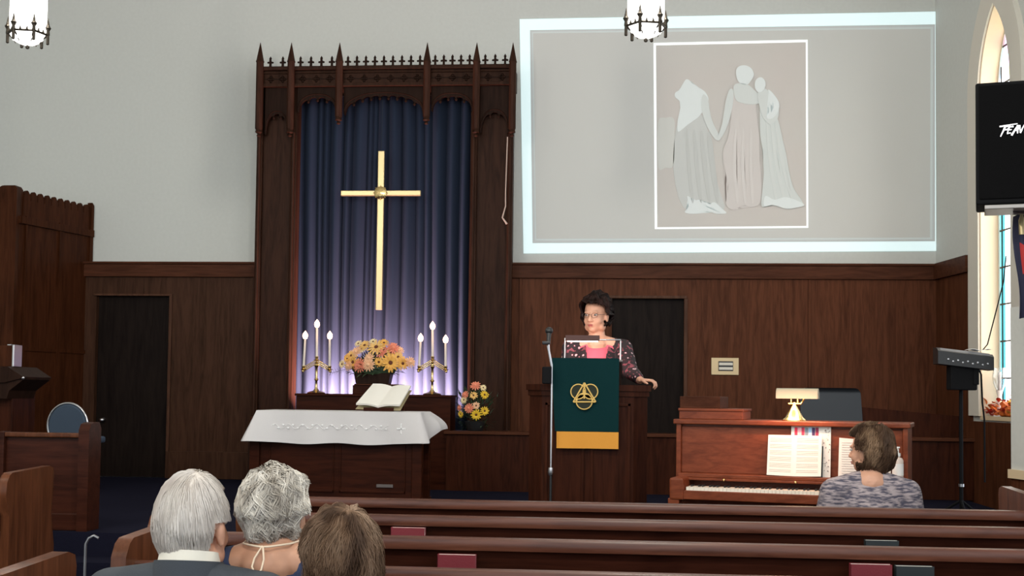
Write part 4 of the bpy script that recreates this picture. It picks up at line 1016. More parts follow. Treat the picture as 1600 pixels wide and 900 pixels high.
# three pale draped figures standing hand in hand
blob('light_patch', [(1028, 192), (1040, 184), (1053, 186), (1054, 215), (1052, 258), (1040, 262), (1028, 260)], em('patch_light', (.7, .7, .62, 1), .085, (.61, .61, .58, 1)), 7)
blob('left_skirt', [(1058, 196), (1072, 184), (1090, 178), (1101, 186), (1108, 215), (1114, 250), (1122, 290), (1132, 326), (1110, 328), (1088, 322), (1070, 326), (1058, 300), (1052, 262), (1053, 226)], dim, 7)
blob('left_bodice', [(1067, 131), (1072, 124), (1078, 126), (1083, 133), (1094, 138), (1102, 144), (1107, 154), (1105, 166), (1098, 174), (1090, 184), (1078, 192), (1066, 202), (1059, 205), (1059, 188), (1063, 170), (1062, 158), (1055, 152), (1055, 145), (1062, 140)], white_, 8)
blob('left_arm', [(1098, 148), (1106, 154), (1109, 174), (1114, 192), (1122, 208), (1123, 217), (1118, 218), (1108, 204), (1101, 188), (1096, 168)], mid, 9)
blob('left_hem', [(1074, 306), (1082, 314), (1094, 312), (1106, 320), (1116, 316), (1128, 326), (1135, 333), (1120, 334), (1104, 330), (1088, 334), (1070, 332), (1076, 322)], white_, 8)
for k in range(4): blob('left_fold', [(1072 + k * 11, 205 + k * 3), (1075 + k * 12, 210), (1080 + k * 13, 270), (1084 + k * 13, 312), (1080 + k * 13, 312), (1074 + k * 12, 262)], fold_d, 8)
blob('middle_gown', [(1146, 142), (1158, 134), (1172, 136), (1180, 148), (1182, 180), (1186, 210), (1187, 250), (1190, 290), (1188, 316), (1174, 324), (1160, 320), (1146, 328), (1134, 318), (1138, 290), (1132, 262), (1130, 236), (1138, 214), (1142, 186)], rose, 9)
for k in range(3): blob('middle_fold', [(1148 + k * 12, 205), (1151 + k * 12, 208), (1150 + k * 13, 260), (1154 + k * 12, 312), (1150 + k * 12, 312), (1145 + k * 13, 258)], rose2, 10)
blob('middle_arm', [(1140, 140), (1146, 142), (1145, 162), (1140, 186), (1133, 205), (1124, 219), (1120, 216), (1126, 202), (1131, 180), (1134, 158)], mid, 10)
blob('middle_head', [(1150, 112), (1153, 105), (1160, 102), (1168, 103), (1175, 108), (1178, 117), (1174, 125), (1168, 132), (1158, 131), (1152, 124)], white_, 11)
blob('middle_bodice', [(1146, 136), (1154, 130), (1168, 132), (1178, 140), (1188, 150), (1192, 158), (1180, 163), (1164, 162), (1150, 156)], mid, 11)
blob('right_gown', [(1188, 162), (1196, 152), (1206, 158), (1212, 178), (1217, 192), (1222, 214), (1228, 240), (1233, 268), (1240, 294), (1252, 312), (1255, 322), (1240, 320), (1224, 324), (1204, 320), (1190, 322), (1192, 290), (1194, 250), (1188, 210)], pale, 12)
for k in range(3): blob('right_fold', [(1197 + k * 7, 195), (1200 + k * 7, 198), (1206 + k * 9, 250), (1214 + k * 12, 306), (1210 + k * 12, 306), (1201 + k * 9, 252)], mid, 13)
blob('right_train', [(1196, 306), (1210, 312), (1226, 308), (1242, 312), (1257, 320), (1246, 324), (1228, 326), (1208, 320), (1194, 322)], white_, 14)
blob('right_bodice', [(1184, 146), (1190, 138), (1198, 140), (1208, 152), (1215, 166), (1217, 178), (1212, 190), (1203, 194), (1194, 186), (1188, 172)], mid, 14)
blob('right_arm', [(1200, 140), (1208, 146), (1217, 160), (1216, 174), (1208, 184), (1200, 186), (1198, 180), (1206, 174), (1209, 164), (1204, 152)], white_, 15)
blob('right_head', [(1180, 128), (1184, 122), (1190, 121), (1195, 126), (1196, 134), (1192, 142), (1185, 144), (1180, 138)], white_, 15)
# ================================================================ LANTERNS
def lantern(px, pyring, label):
    y = LANT_Y; k = y / (F * .996); x = XY(px, y); zr = ZY(pyring, y, px)
    t = thing('hanging_lantern', label, 'lantern', (x, y, CEIL), 'hexagonal hanging lanterns')
    R = .135
    def hx(r, z, j=0): a = PI / 3 * j + .22; return V((x + r * math.cos(a), y + r * math.sin(a), z))
    bm = NB()
    T = Matrix.Rotation(.22, 4, 'Z')
    lathe(bm, [(.001, -.075), (.05, -.07), (.10, -.045), (.123, -.0), (.127, .05), (.127, .62), (.10, .64), (.001, .64)], (x, y, zr), 6, T); finish('glass_body', bm, M['lampglass'], t)
    bm = NB()
    for j in range(6):
        tube(bm, [hx(R, zr, j), hx(R, zr, j + 1)], .008, 6)
        for f in (.33, .66):
            q = hx(R, zr, j).lerp(hx(R, zr, j + 1), f); cyl(bm, q, q + V((0, 0, .03)), .011, .002, 8)
    finish('crested_ring', bm, M['iron'], t)
    bm = NB()
    for j in range(6): tube(bm, [hx(R, zr + .62, j), hx(R, zr + .62, j + 1)], .009, 6)
    finish('upper_ring', bm, M['iron'], t)
    for j in range(6):
        bm = NB(); q = hx(R, zr, j)
        lathe(bm, [(.001, -.07), (.011, -.065), (.011, 0), (.014, .0), (.011, .03), (.022, .05), (.012, .065), (.001, .12)], q, 8)
        tube(bm, [q, hx(R - .035, zr - .03, j), hx(R - .055, zr - .065, j)], [.008, .006, .003], 6)
        finish('spike', bm, M['iron'], t, smooth=40)
        bm = NB(); cyl(bm, q + V((0, 0, .62)), hx(.02, zr + .86, j), .007); finish('roof_strap', bm, M['iron'], t)
    bm = NB(); q = V((x, y, zr)); lathe(bm, [(.001, -.105), (.012, -.10), (.014, -.085), (.004, -.075), (.001, -.074)], q, 12); finish('finial', bm, M['iron'], t, smooth=40)
    bm = NB(); cyl(bm, q + V((0, 0, .85)), (x, y, CEIL - .01), .008); lathe(bm, [(.001, 0), (.07, 0), (.05, -.03), (.001, -.04)], (x, y, CEIL), 16); finish('rod', bm, M['iron'], t)
lantern(27, 54, 'glowing white hexagonal lantern hanging at the top left corner')
lantern(1005, 42, 'glowing white hexagonal lantern hanging in front of the projected picture')
# ================================================================ PA SPEAKER
YA = 8.0; x0 = XY(1526, YA); zt1, zb1 = ZY(130, YA, 1540), ZY(320, YA, 1540)
bx = (x0, YA, zb1)
t = thing('wall_loudspeaker', 'large black loudspeaker cabinet hung before the arched window', 'loudspeaker', bx)
TS = Matrix.Translation(V((x0, YA, 0))) @ Matrix.Rotation(math.radians(-15), 4, 'Z')
bm = NB(); box(bm, 0, .46, 0, .36, zb1, zt1, .012, T=TS); finish('cabinet', bm, M['blackm'], t)
bm = NB(); box(bm, .02, .44, -.012, 0, zb1 + .03, zt1 - .02, .006, T=TS); finish('grille', bm, mat('black_grille', (.0025, .0025, .003, 1), .8, spec=.1, bump=.4, bscale=400), t)
bm = NB(); box(bm, .05, .44, -.005, .30, zb1 - .03, zb1 - .004, .004, T=TS); finish('bottom_bracket', bm, mat('grey_metal', (.25, .24, .23, 1), .4, .6), t)
bm = NB(); tube(bm, [TS @ V((.22, .12, zb1 - .02)), TS @ V((.5, .2, zb1 - .05)), TS @ V((.8, .45, zb1 - .05))], .02, 8); tube(bm, [TS @ V((.40, .2, zt1 - .1)), TS @ V((.8, .45, zt1 - .1))], .02, 8); finish('wall_arms', bm, M['black'], t)
bm = NB(); tube(bm, [TS @ V((.345, -.02, zb1 + .13)), TS @ V((.345, -.02, zb1 + .08)), TS @ V((.35, -.02, zb1 - .04))], .003, 6); finish('wire', bm, M['steel'], t)
# maker's logo: slanted angular lettering
bm = NB(); lu = .185; lz = ZY(206, YA, 1570); H = .042
def stroke(pts, w_=.006):
    for a, b in zip(pts, pts[1:]):
        a2, b2 = V((a[0], 0, a[1])), V((b[0], 0, b[1])); d = (b2 - a2).normalized(); n2 = V((-d.z, 0, d.x)) * w_
        q = [a2 - n2 - d * .002, b2 - n2 * .5, b2 + n2 * .5, a2 + n2 - d * .002]; f = [bm.verts.new(TS @ V((lu + p.x, -.016, lz + p.z))) for p in q]; g = [bm.verts.new(v.co + V((0, .003, 0))) for v in f]
        bm.faces.new(f); bm.faces.new(g[::-1])
        for i in range(4): bm.faces.new((f[i], g[i], g[(i + 1) % 4], f[(i + 1) % 4]))
h = .02
stroke([(-.045, .022), (.055, .034)], .0045)                     # top sweep
stroke([(-.012, .026), (-.042, -.040)]); stroke([(-.016, .020), (.012, .022), (-.002, .002), (-.024, .0)], .005)   # P
stroke([(.030, .018), (.008, .016), (-.004, -.022), (.018, -.020)], .005); stroke([(.002, -.002), (.022, .0)], .004)  # E
stroke([(.022, -.034), (.056, .024), (.054, -.026)], .006); stroke([(.034, -.008), (.054, -.006)], .004)   # A
stroke([(.066, .022), (.070, -.022), (.092, .024)], .005)        # V
stroke([(.122, .022), (.102, .020), (.094, -.020), (.114, -.018)], .005); stroke([(.098, .0), (.114, .001)], .004)  # E
stroke([(.126, .024), (.134, .0)], .005); stroke([(.156, .032), (.122, -.042)], .006)   # Y
finish('logo', bm, M['steel'], t)
# ================================================================ FLAG
YG = 8.3; xg = XY(1588, YG); zf1, zf0 = ZY(338, YG, 1595), ZY(498, YG, 1595)
t = thing('flag', 'dark navy flag with gold fringe and tassel hanging on a pole at the right edge', 'flag', (xg + .28, YG + .1, 0))
bm = NB(); cyl(bm, (xg + .28, YG + .1, .03), (xg + .28, YG + .1, zf1 + .3), .014); finish('pole', bm, M['brass'], t, smooth=40)
bm = NB(); lathe(bm, [(.001, 0), (.15, 0), (.14, .02), (.03, .05), (.001, .06)], (xg + .28, YG + .1, 0), 24); finish('pole_base', bm, M['brass'], t, smooth=40)
def fg(u, v): return V((xg + .012 * math.sin(v * 6) + .02 * (1 - v) * (1 - u) + .27 * u, YG + .03 * math.sin(u * 22 + v * 2), zf0 + .05 * u + (zf1 - zf0) * v - (1 - u) * .0 + .10 * u * v))
bm = NB(); grid(bm, fg, 44, 20); solid(bm, .004); finish('flag_cloth', bm, M['navy'], t, smooth=60)
bm = NB(); grid(bm, lambda u, v: fg(.10 + .25 * u, .42 + .3 * v * (1 - .5 * u)) + V((0, -.008, 0)), 12, 6); solid(bm, .003); finish('red_patch', bm, M['redcloth'], t, smooth=60)
bm = NB(); q = V((xg + .03, YG - .03, zf1))
tube(bm, [(xg + .28, YG + .08, zf1 + .32), (xg + .12, YG, zf1 + .12), q], .006, 6); lathe(bm, [(.001, .03), (.014, .02), (.01, .0), (.02, -.03), (.018, -.12), (.001, -.12)], q, 10)
for k in range(5): tube(bm, [q + V((.05 + .01 * k, -.01, .02)), q + V((.045 + .012 * k, -.015, -.06))], .004, 5)
finish('gold_tassel', bm, M['gold'], t, smooth=50)
# ================================================================ CONSOLE ON A STAND
YK = 9.5; t = thing('electronic_console', 'black electronic console on a thin stand by the window', 'console', (XY(1507, YK), YK, ZPL - .002))
kz0, kz1 = ZY(575, YK, 1510), ZY(546, YK, 1510); x0, x1 = XY(1466, YK), XY(1552, YK)
TK = Matrix.Translation(V((x0, YK, 0))) @ Matrix.Rotation(math.radians(-4), 4, 'Z'); wk = x1 - x0
bm = NB(); prism(bm, [(0, kz0 + .03), (0, kz1 - .01), (.05, kz1 + .01), (.22, kz1 + .02), (.22, kz0 + .03)], (.0, wk), lambda u, v, w_: TK @ V((w_, u, v - .045 * (w_ / wk)))); finish('console_body', bm, M['black'], t)
bm = NB(); prism(bm, [(.012, kz1 - .004), (.05, kz1 + .014), (.21, kz1 + .024), (.21, kz1 + .018)], (.02, wk - .02), lambda u, v, w_: TK @ V((w_, u, v - .045 * (w_ / wk)))); finish('control_panel', bm, mat('grey_panel', (.16, .16, .17, 1), .4), t)
bm = NB()
for i in range(9): ell(bm, (0, 0, 0), (.008, .004, .008), Matrix.Translation(TK @ V((.07 + i * .034, -.002, kz0 + .065 - .045 * ((.07 + i * .034) / wk) + .006 * (-1) ** i))), 1)
finish('knobs', bm, M['steel'], t)
bm = NB(); a = TK @ V((wk * .8, .12, kz1 - .01)); grid(bm, lambda u, v: a + V((-.09 + .16 * u, -.06 + .12 * v, .012 + .006 * math.sin(u * 9))), 8, 4); solid(bm, .003); finish('paper_slip', bm, M['white'], t)
xs = XY(1507, YK); bm = NB(); cyl(bm, (xs, YK + .1, ZPL), (xs, YK + .1, kz0 + .03), .014); finish('stand_pole', bm, M['blackm'], t, smooth=40)
bm = NB(); box(bm, xs - .09, xs + .10, YK + .03, YK + .16, kz0 - .16, kz0 + .03, .01); box(bm, xs + .07, xs + .11, YK + .02, YK + .1, kz0 - .12, kz0 + .02, .006); finish('stand_head', bm, M['blackm'], t)
bm = NB()
for k in range(3): a = 2 * PI * k / 3 + .5; tube(bm, [(xs, YK + .1, ZPL + .18), (xs + .25 * math.cos(a), YK + .1 + .25 * math.sin(a), ZPL + .012)], .01, 8)
finish('tripod_feet', bm, M['blackm'], t)
bm = NB(); z = ZY(762, YK, 1508); z = max(z, ZPL + .2); lathe(bm, [(.001, 0), (.02, .0), (.02, .02), (.001, .02)], (xs, YK + .1, z), 12); finish('clutch_ring', bm, M['steel'], t)
bm = NB(); tube(bm, [TK @ V((wk * .86, .12, kz1 + .0)), atY(1543, 538, YK + .1), atY(1558, 480, YK + .3), atY(1568, 440, YK + .5), atY(1572, 400, YK + .7)], .0045, 6)
tube(bm, [TK @ V((wk * .8, .2, kz0 + .02)), atY(1533, 585, YK + .25), atY(1535, 630, YK + .3), atY(1538, 655, YK + .3), (XY(1538, YK + .3), YK + .3, ZPL + .3)], .007, 6); finish('cables', bm, M['blackm'], t)
# ================================================================ SILL DECORATION
sw = RW(s0 + (s1 - s0) * .5, zsill, .03)
def SW(px, py, d): return atP(px, py, A0 + n_ * d, n_)
lp = SW(1562, 640, .06); lp.z = zsill
t = thing('glass_candle_lamp', 'ornate clear and white glass candle lamp on the window sill', 'candle holder', lp)
zt_l = SW(1562, 610, .06).z; zt_h = SW(1562, 575, .06).z
bm = NB(); lathe(bm, [(.001, 0), (.055, 0), (.05, .012), (.02, .03), (.03, .06), (.014, .09), (.028, .13), (.016, .17), (.03, zt_l - zsill), (.001, zt_l - zsill)], lp, 18); finish('holder', bm, M['white'], t, smooth=40)
bm = NB(); h0 = zt_l - zsill; h1 = zt_h - zsill; lathe(bm, [(.03, h0), (.055, h0 + .06), (.062, h0 + .12), (.05, h1), (.047, h1), (.058, h0 + .12), (.05, h0 + .06), (.026, h0 + .004)], lp, 20); finish('glass_chimney', bm, M['glass'], t, smooth=60)
bm = NB(); cyl(bm, lp + V((0, 0, h0)), lp + V((0, 0, h0 + .16)), .014); finish('candle', bm, M['wax'], t, smooth=40)
t = thing('autumn_leaf_garland', 'orange, red and yellow autumn leaf garland along the window sill', 'garland', RW(sc, zsill, .02))
rn = random.Random(8)
for nm, mm_, k in (('orange_leaves', 'sill_orange', 70), ('red_leaves', 'sill_red', 60), ('yellow_leaves', 'sill_yellow', 26)):
    bm = NB()
    for i in range(k):
        s = rn.uniform(s0 + .03, s1 - .02) if nm != 'yellow_leaves' else rn.uniform(s0 + .3, s1 - .05)
        h = rn.random() ** 1.5 * (.09 + .09 * (s - s0) / (s1 - s0)); q = RW(s, zsill + .01 + h, rn.uniform(.0, .11)); leaf(bm, q, (rn.uniform(-1, .2), rn.uniform(-1, 1), rn.uniform(-.1, .9)), rn.uniform(.05, .08), rn.uniform(.035, .055))
    if nm == 'red_leaves': tube(bm, [RW(s0 + .03, zsill + .012, .05), RW(s1 - .02, zsill + .012, .05)], .008, 6)
    finish(nm, bm, M[mm_], t, recalc=False)
for k, (s, r) in enumerate(((.5, .05), (.72, .06), (.3, .035))):
    bm = NB(); q = RW(s0 + (s1 - s0) * s, zsill, .04)
    for j in range(8):
        an = 2 * PI * j / 8; ell(bm, (q.x + r * .4 * math.cos(an), q.y + r * .4 * math.sin(an), q.z + r * .8), (r * .62, r * .62, r * .8), sub=2)
    cyl(bm, q + V((0, 0, r * 1.5)), q + V((.005, 0, r * 2)), .007, .005); o = finish('small_pumpkin', bm, M['sill_orange'], loc=q, smooth=60)
    tag(o, ['orange mini pumpkin in the middle of the window sill garland', 'largest orange mini pumpkin nearest the white wall pier on the sill', 'smallest orange mini pumpkin at the far end of the window sill'][k], 'pumpkin', 'mini pumpkins on the window sill')
# ================================================================ PEWS
HB = .86; HE = .93
def pew(X0, X1, Yb, label, rack=True, group='rows of wooden pews'):
    """back plane at Yb (its rear face towards the camera), seat towards +Y"""
    t = thing('pew', label, 'pew', ((X0 + X1) / 2, Yb, 0), group)
    bm = NB(); prism(bm, [(Yb, HB - .03), (Yb + .028, HB - .03), (Yb + .12, .40), (Yb + .092, .40)], (X0 + .02, X1 - .02), lambda u, v, w_: V((w_, u - .0, v)))
    box(bm, X0 + .02, X1 - .02, Yb + .03, Yb + .055, .02, .62); finish('backrest', bm, M['pew'], t)
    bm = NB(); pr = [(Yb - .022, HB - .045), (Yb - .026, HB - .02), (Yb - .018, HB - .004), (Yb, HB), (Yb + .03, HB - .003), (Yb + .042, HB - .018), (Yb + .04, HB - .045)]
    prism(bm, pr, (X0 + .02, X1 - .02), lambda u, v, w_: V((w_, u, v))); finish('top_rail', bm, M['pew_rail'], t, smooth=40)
    bm = NB(); box(bm, X0 + .02, X1 - .02, Yb + .07, Yb + .50, .40, .43, .01); finish('seat', bm, M['pew'], t)
    bm = NB(); box(bm, X0 + .02, X1 - .02, Yb + .12, Yb + .14, .0, .40); finish('seat_support', bm, M['pew'], t)
    for xe in (X0, X1 - .045):
        o_ = [(Yb - .05, 0), (Yb - .05, HE - .22), (Yb - .075, HE - .17), (Yb - .09, HE - .11), (Yb - .085, HE - .05), (Yb - .06, HE - .015), (Yb - .03, HE), (Yb + .40, HE + .012), (Yb + .44, HE), (Yb + .45, HE - .03), (Yb + .43, HE - .25), (Yb + .47, HE - .42), (Yb + .47, 0)]
        bm = NB(); prism(bm, o_, (xe, xe + .045), lambda u, v, w_: V((w_, u, v)))
        es = [e for e in bm.edges if abs(e.verts[0].co.x - e.verts[1].co.x) < 1e-5 and len(e.link_faces) == 2 and abs(e.link_faces[0].normal.x - e.link_faces[1].normal.x) > .5]
        try: bmesh.ops.bevel(bm, geom=es, offset=.006, segments=2, affect='EDGES')
        except Exception: pass
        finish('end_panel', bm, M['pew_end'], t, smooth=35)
    if rack:
        bm = NB(); box(bm, X0 + .25, X1 - .25, Yb - .075, Yb + .03, .585, .597, .002); box(bm, X0 + .25, X1 - .25, Yb - .08, Yb - .07, .585, .66, .002)
        finish('book_rack', bm, M['pew'], t)
    return t
XA, XB = -1.58, 1.87
rows = []
ys = [atZ(600, py, HB).y for py in (777, 802, 835.5, 885)]
ys = [atZ(600, 778, HB).y + .0]
for py in (803, 836, 885): ys.append(atZ(600, py, HB).y)
ys.append(ys[-1] - .87)
labs = ['front wooden pew, nearest the piano and the pulpit', 'second wooden pew from the front, a small red hymnal near its left end', 'third wooden pew from the front with a red hymnal left of centre in its rack',
        'fourth wooden pew from the front, crossing behind the heads at the frame foot', 'nearest wooden pew, holding the two seated white haired people']
labs[3] = 'fourth wooden pew from the front, directly before the seated listeners'; labs[4] = 'nearest wooden pew, the one the three listeners sit in'
for i, (Yb, lb) in enumerate(zip(ys, labs)): pew((XA - .10, XA - .02, XA - .10, XA + .10, XA + .10)[i], XB, Yb, lb)
print('pew ys', ys)
YLp = 6.35
pew(-6.2, XY(88, YLp + .45) + .0, YLp, 'wooden pew across the aisle at the left edge of the picture', False, 'rows of wooden pews')
# number plaque on a pew back
# hymnals standing in the racks
def hymnal(px, w_px, pytop, row, cover, label, thick=.034):
    Yb = ys[row]; y = Yb - .034; q = atY(px, pytop, y); wd = w_px / (F / (y / 1.0)) ; z1 = q.z; z0 = .600; x = q.x
    t = thing('hymnal', label, 'book', (x, y, z0), 'hymnals in the pew racks')
    bm = NB(); box(bm, x - wd / 2, x + wd / 2, y - thick / 2, y - thick / 2 + .003, z0, z1, .001); box(bm, x - wd / 2, x + wd / 2, y + thick / 2 - .003, y + thick / 2, z0, z1, .001); box(bm, x - wd / 2, x - wd / 2 + .003, y - thick / 2, y + thick / 2, z0, z1, .001); finish('cover', bm, cover, t)
    bm = NB(); box(bm, x - wd / 2 + .004, x + wd / 2 - .003, y - thick / 2 + .0032, y + thick / 2 - .0032, z0 + .003, z1 - .002); finish('page_block', bm, M['paper_edge'], t)
hymnal(638, 54, 824, 1, M['red_cover'], 'red hymnal with white page edges in the second pew rack')
hymnal(714, 60, 866, 2, M['red_cover'], 'red hymnal with white page edges, largest at left of centre')
hymnal(1377, 50, 844, 1, M['dark_cover'], 'hymnal showing only pale page edges, in the second pew rack at right')
hymnal(1360, 62, 881, 2, M['red_cover'], 'red hymnal at the lower right next to a dark one')
hymnal(1428, 57, 884, 2, M['dark_cover'], 'dark covered hymnal at the lower right beside a red one')
# ================================================================ LEFT SIDE OF THE CHANCEL
YL = 8.02; zl_ = ZY(676, YL, 70); xr = XY(140, YL)
t = thing('choir_stall_front', 'dark panelled wooden screen with capped end post at the left edge of the platform', 'wooden screen', (xr - .5, YL, ZPL))
bm = NB(); box(bm, xr - 3.0, xr, YL, YL + .04, ZPL + .1, zl_ - .03); finish('panel', bm, M['pew'], t)
bm = NB(); box(bm, xr - 3.0, xr, YL - .03, YL + .06, zl_ - .03, zl_, .008); finish('top_rail', bm, M['pew_end'], t)
bm = NB(); box(bm, xr - 3.0, xr, YL - .025, YL + .05, ZPL, ZPL + .11, .006); finish('bottom_rail', bm, M['pew'], t)
bm = NB(); zq = ZY(660, YL, 140); prism(bm, [(YL - .06, ZPL), (YL - .06, zq - .05), (YL - .03, zq - .01), (YL + .03, zq), (YL + .10, zq + .0), (YL + .13, zq - .04), (YL + .13, ZPL)], (xr - .04, xr + .03), lambda u, v, w_: V((w_, u, v))); finish('end_post', bm, M['pew'], t, smooth=35)
xl2 = XY(6, YL); bm = NB(); box(bm, xl2 - .03, xl2 + .03, YL - .04, YL + .06, ZPL, zl_ + .005, .006); finish('stile', bm, M['pew'], t)
# blue round-backed chair
YE = 11.0; xe = XY(107, YE); zt_e = ZY(630, YE, 107)
t = thing('round_back_chair', 'chair with round dark blue padded back and white metal rim at left', 'chair', (xe, YE, ZPL))
re_ = (XY(138, YE) - XY(76, YE)) / 2
bm = NB(); lathe(bm, [(.001, -.02), (re_ - .02, -.02), (re_ - .008, 0), (re_ - .02, .02), (.001, .02)], (xe, YE, zt_e - re_ * 1.08), 36, Matrix.Rotation(PI / 2, 4, 'X') @ Matrix.Scale(1.08, 4, (0, 1, 0))); finish('backrest', bm, M['chairblue'], t, smooth=40)
bm = NB(); tube(bm, [(xe + re_ * math.cos(a), YE - .0, zt_e - re_ * 1.08 + re_ * 1.08 * math.sin(a)) for a in [math.radians(-60 + 300 * i / 40) for i in range(41)]], .011, 8); finish('rim', bm, M['steel'], t, smooth=60)
bm = NB(); box(bm, xe - re_ + .0, xe + re_ - .0, YE + .02, YE + .42, ZPL + .42, ZPL + .48, .02); finish('seat', bm, M['chairblue'], t)
for a in (-1, 1):
    for b in (.03, .4): bm = NB(); cyl(bm, (xe + a * (re_ - .08), YE + b, ZPL), (xe + a * (re_ - .08), YE + b, ZPL + .43), .011); finish('leg', bm, M['steel'], t)
bm = NB()
for a in (-1, 1): tube(bm, [(xe + a * re_ * .5, YE + .05, ZPL + .43), (xe + a * re_ * .5, YE + .02, zt_e - re_ * 2)], .011, 8)
finish('back_supports', bm, M['steel'], t)
# wooden lectern at the left edge
YJ = 9.3; xj = XY(-12, YJ); t = thing('lectern', 'dark wooden lectern with sloping book rest cut by the left edge', 'lectern', (xj - .12, YJ, ZPL))
za, zb = ZY(573, YJ, 20), ZY(598, YJ, 20)
bm = NB(); box(bm, xj - .35, XY(22, YJ), YJ - .02, YJ + .35, ZPL, zb - .04, .006); finish('post', bm, M['pulpit'], t)
bm = NB(); prism(bm, [(xj - .5, zb), (XY(18, YJ), zb - .0), (XY(46, YJ), ZY(590, YJ, 57)), (XY(48, YJ), ZY(593, YJ, 57)), (XY(26, YJ), zb - .06), (XY(22, YJ), zb - .12), (xj - .5, zb - .12)], (YJ - .12, YJ + .32)); finish('corbel', bm, M['rere_dark'], t)
bm = NB(); prism(bm, [(xj - .5, zb + .0), (XY(20, YJ), zb), (XY(48, YJ), ZY(591, YJ, 57)), (XY(48, YJ), ZY(589, YJ, 57)), (XY(24, YJ), za), (xj - .5, za)], (YJ - .14, YJ + .34)); finish('book_rest', bm, M['rere_dark'], t)
bm = NB(); ell(bm, (XY(48, YJ), YJ - .13, ZY(591, YJ, 57)), (.012, .012, .012), sub=2); finish('corner_stud', bm, M['steel'], t)
# wooden box standing on it
t = thing('small_wooden_rack', 'light brown wooden book rack with pale edge on the left lectern', 'book rack', (xj, YJ + .1, za))
zc1 = ZY(540, YJ, 10); bm = NB(); box(bm, xj - .4, XY(22, YJ), YJ + .02, YJ + .06, za, zc1, .004); finish('board', bm, M['case'], t)
bm = NB(); box(bm, XY(22, YJ), XY(25, YJ) + .0, YJ - .05, YJ + .08, za, zc1 + .005, .003); box(bm, XY(14, YJ), XY(20, YJ), YJ - .05, YJ + .08, zc1, zc1 + .008, .002); finish('pale_edge', bm, M['steel'], t)
# thin cane hooked at the aisle
q = [atY(131, 905, 3.55), atY(133, 872, 3.55), atY(134, 850, 3.55), atY(139, 841, 3.55), atY(147, 837, 3.55), atY(154, 841, 3.55)]
bm = NB(); tube(bm, [(q[0].x, 3.55, .0)] + q[1:], .004, 8); o = finish('walking_cane', bm, mat('grey_rod', (.22, .22, .23, 1), .3, .7), loc=(q[0].x, 3.55, 0), smooth=60)
tag(o, 'thin grey rod with a curved tip beside the near pew end in the aisle', 'cane')
# ================================================================ PEOPLE
def T4(c, rz=0, rx=0, ry=0):
    return Matrix.Translation(V(c)) @ Matrix.Rotation(rz, 4, 'Z') @ Matrix.Rotation(rx, 4, 'X') @ Matrix.Rotation(ry, 4, 'Y')
def head_bits(bm, T, s=1.0, jaw=1.0):
    """head in local axes: +y is the face, z up, origin at eye height; about 0.24 m tall"""
    e = lambda c, r, sub=3: ell(bm, tuple(k * s for k in c), tuple(k * s for k in r), T, sub)
    e((0, -.012, .030), (.075, .095, .088)); e((0, .025, -.03), (.063, .066, .085)); e((0, .05, -.088), (.032 * jaw, .032, .026), 2)
    for q in (-1, 1):
        e((q * .036, .048, -.036), (.028, .030, .032), 2); e((q * .05, .01, -.075), (.022 * jaw, .04, .03), 2)
        e((q * .077, -.008, -.018), (.009, .020, .032), 2); e((q * .081, -.014, -.010), (.007, .014, .022), 2); e((q * .078, -.006, -.043), (.008, .010, .010), 2)
        e((q * .03, .078, .018), (.022, .012, .008), 2)
        e((q * .012, .096, -.036), (.009, .012, .008), 2)
    cap(bm, (0, .086 * s, .006 * s), .009 * s, (0, .107 * s, -.034 * s), .012 * s, T)
    e((0, .086, -.062), (.022, .010, .005), 2); e((0, .084, -.071), (.019, .010, .006), 2)
def face_parts(T, s, body):
    for q in (-1, 1):
        bm = NB(); ell(bm, (q * .031 * s, .078 * s, .001 * s), (.0125 * s, .0095 * s, .008 * s), T, 2); e = finish('eye', bm, M['eyew'], body, smooth=60)
        bm = NB(); ell(bm, (q * .031 * s, .0865 * s, .001 * s), (.0055 * s, .0025 * s, .0055 * s), T, 2); finish('iris', bm, M['iris'], e, smooth=60)
    bm = NB(); ell(bm, (0, .0935 * s, -.0625 * s), (.021 * s, .005 * s, .0038 * s), T, 2); ell(bm, (0, .091 * s, -.070 * s), (.018 * s, .006 * s, .0045 * s), T, 2); finish('lips', bm, M['lips'], body, smooth=60)
def hand(bm, W, dirv, palm_n, s=1.0, curl=.35, side=1, spread=.12):
    """continuous with the wrist at W; dirv = finger direction, palm_n = where the palm faces"""
    d = V(dirv).normalized(); nrm = V(palm_n); nrm = (nrm - d * nrm.dot(d)).normalized(); a = d.cross(nrm) * side
    W = V(W)
    for k in range(4):
        o_ = (k - 1.5) * .020 * s; cap(bm, W + a * o_ * .6, .014 * s, W + d * .075 * s + a * o_, .0115 * s)
    for k, L_ in enumerate((.068, .078, .073, .056)):
        o_ = (k - 1.5) * .0215 * s; p = W + d * .078 * s + a * o_; dd = (d + a * spread * (k - 1.5) * .6).normalized(); r = .0088 * s
        for j, f in enumerate((.42, .32, .26)):
            c_ = curl * (j + .6); dj = (dd * math.cos(c_) + nrm * math.sin(c_)).normalized(); q = p + dj * L_ * f * s
            cap(bm, p, r, q, r * .92, n=10); p = q; r *= .92
    p = W + d * .02 * s - a * .026 * s; dj = (d * .55 - a * .75 + nrm * .25).normalized(); q = p + dj * .036 * s; cap(bm, p, .0125 * s, q, .0105 * s, n=10)
    dj = (d * .8 - a * .45 + nrm * .35).normalized(); q2 = q + dj * .032 * s; cap(bm, q, .0105 * s, q2, .0088 * s, n=10)
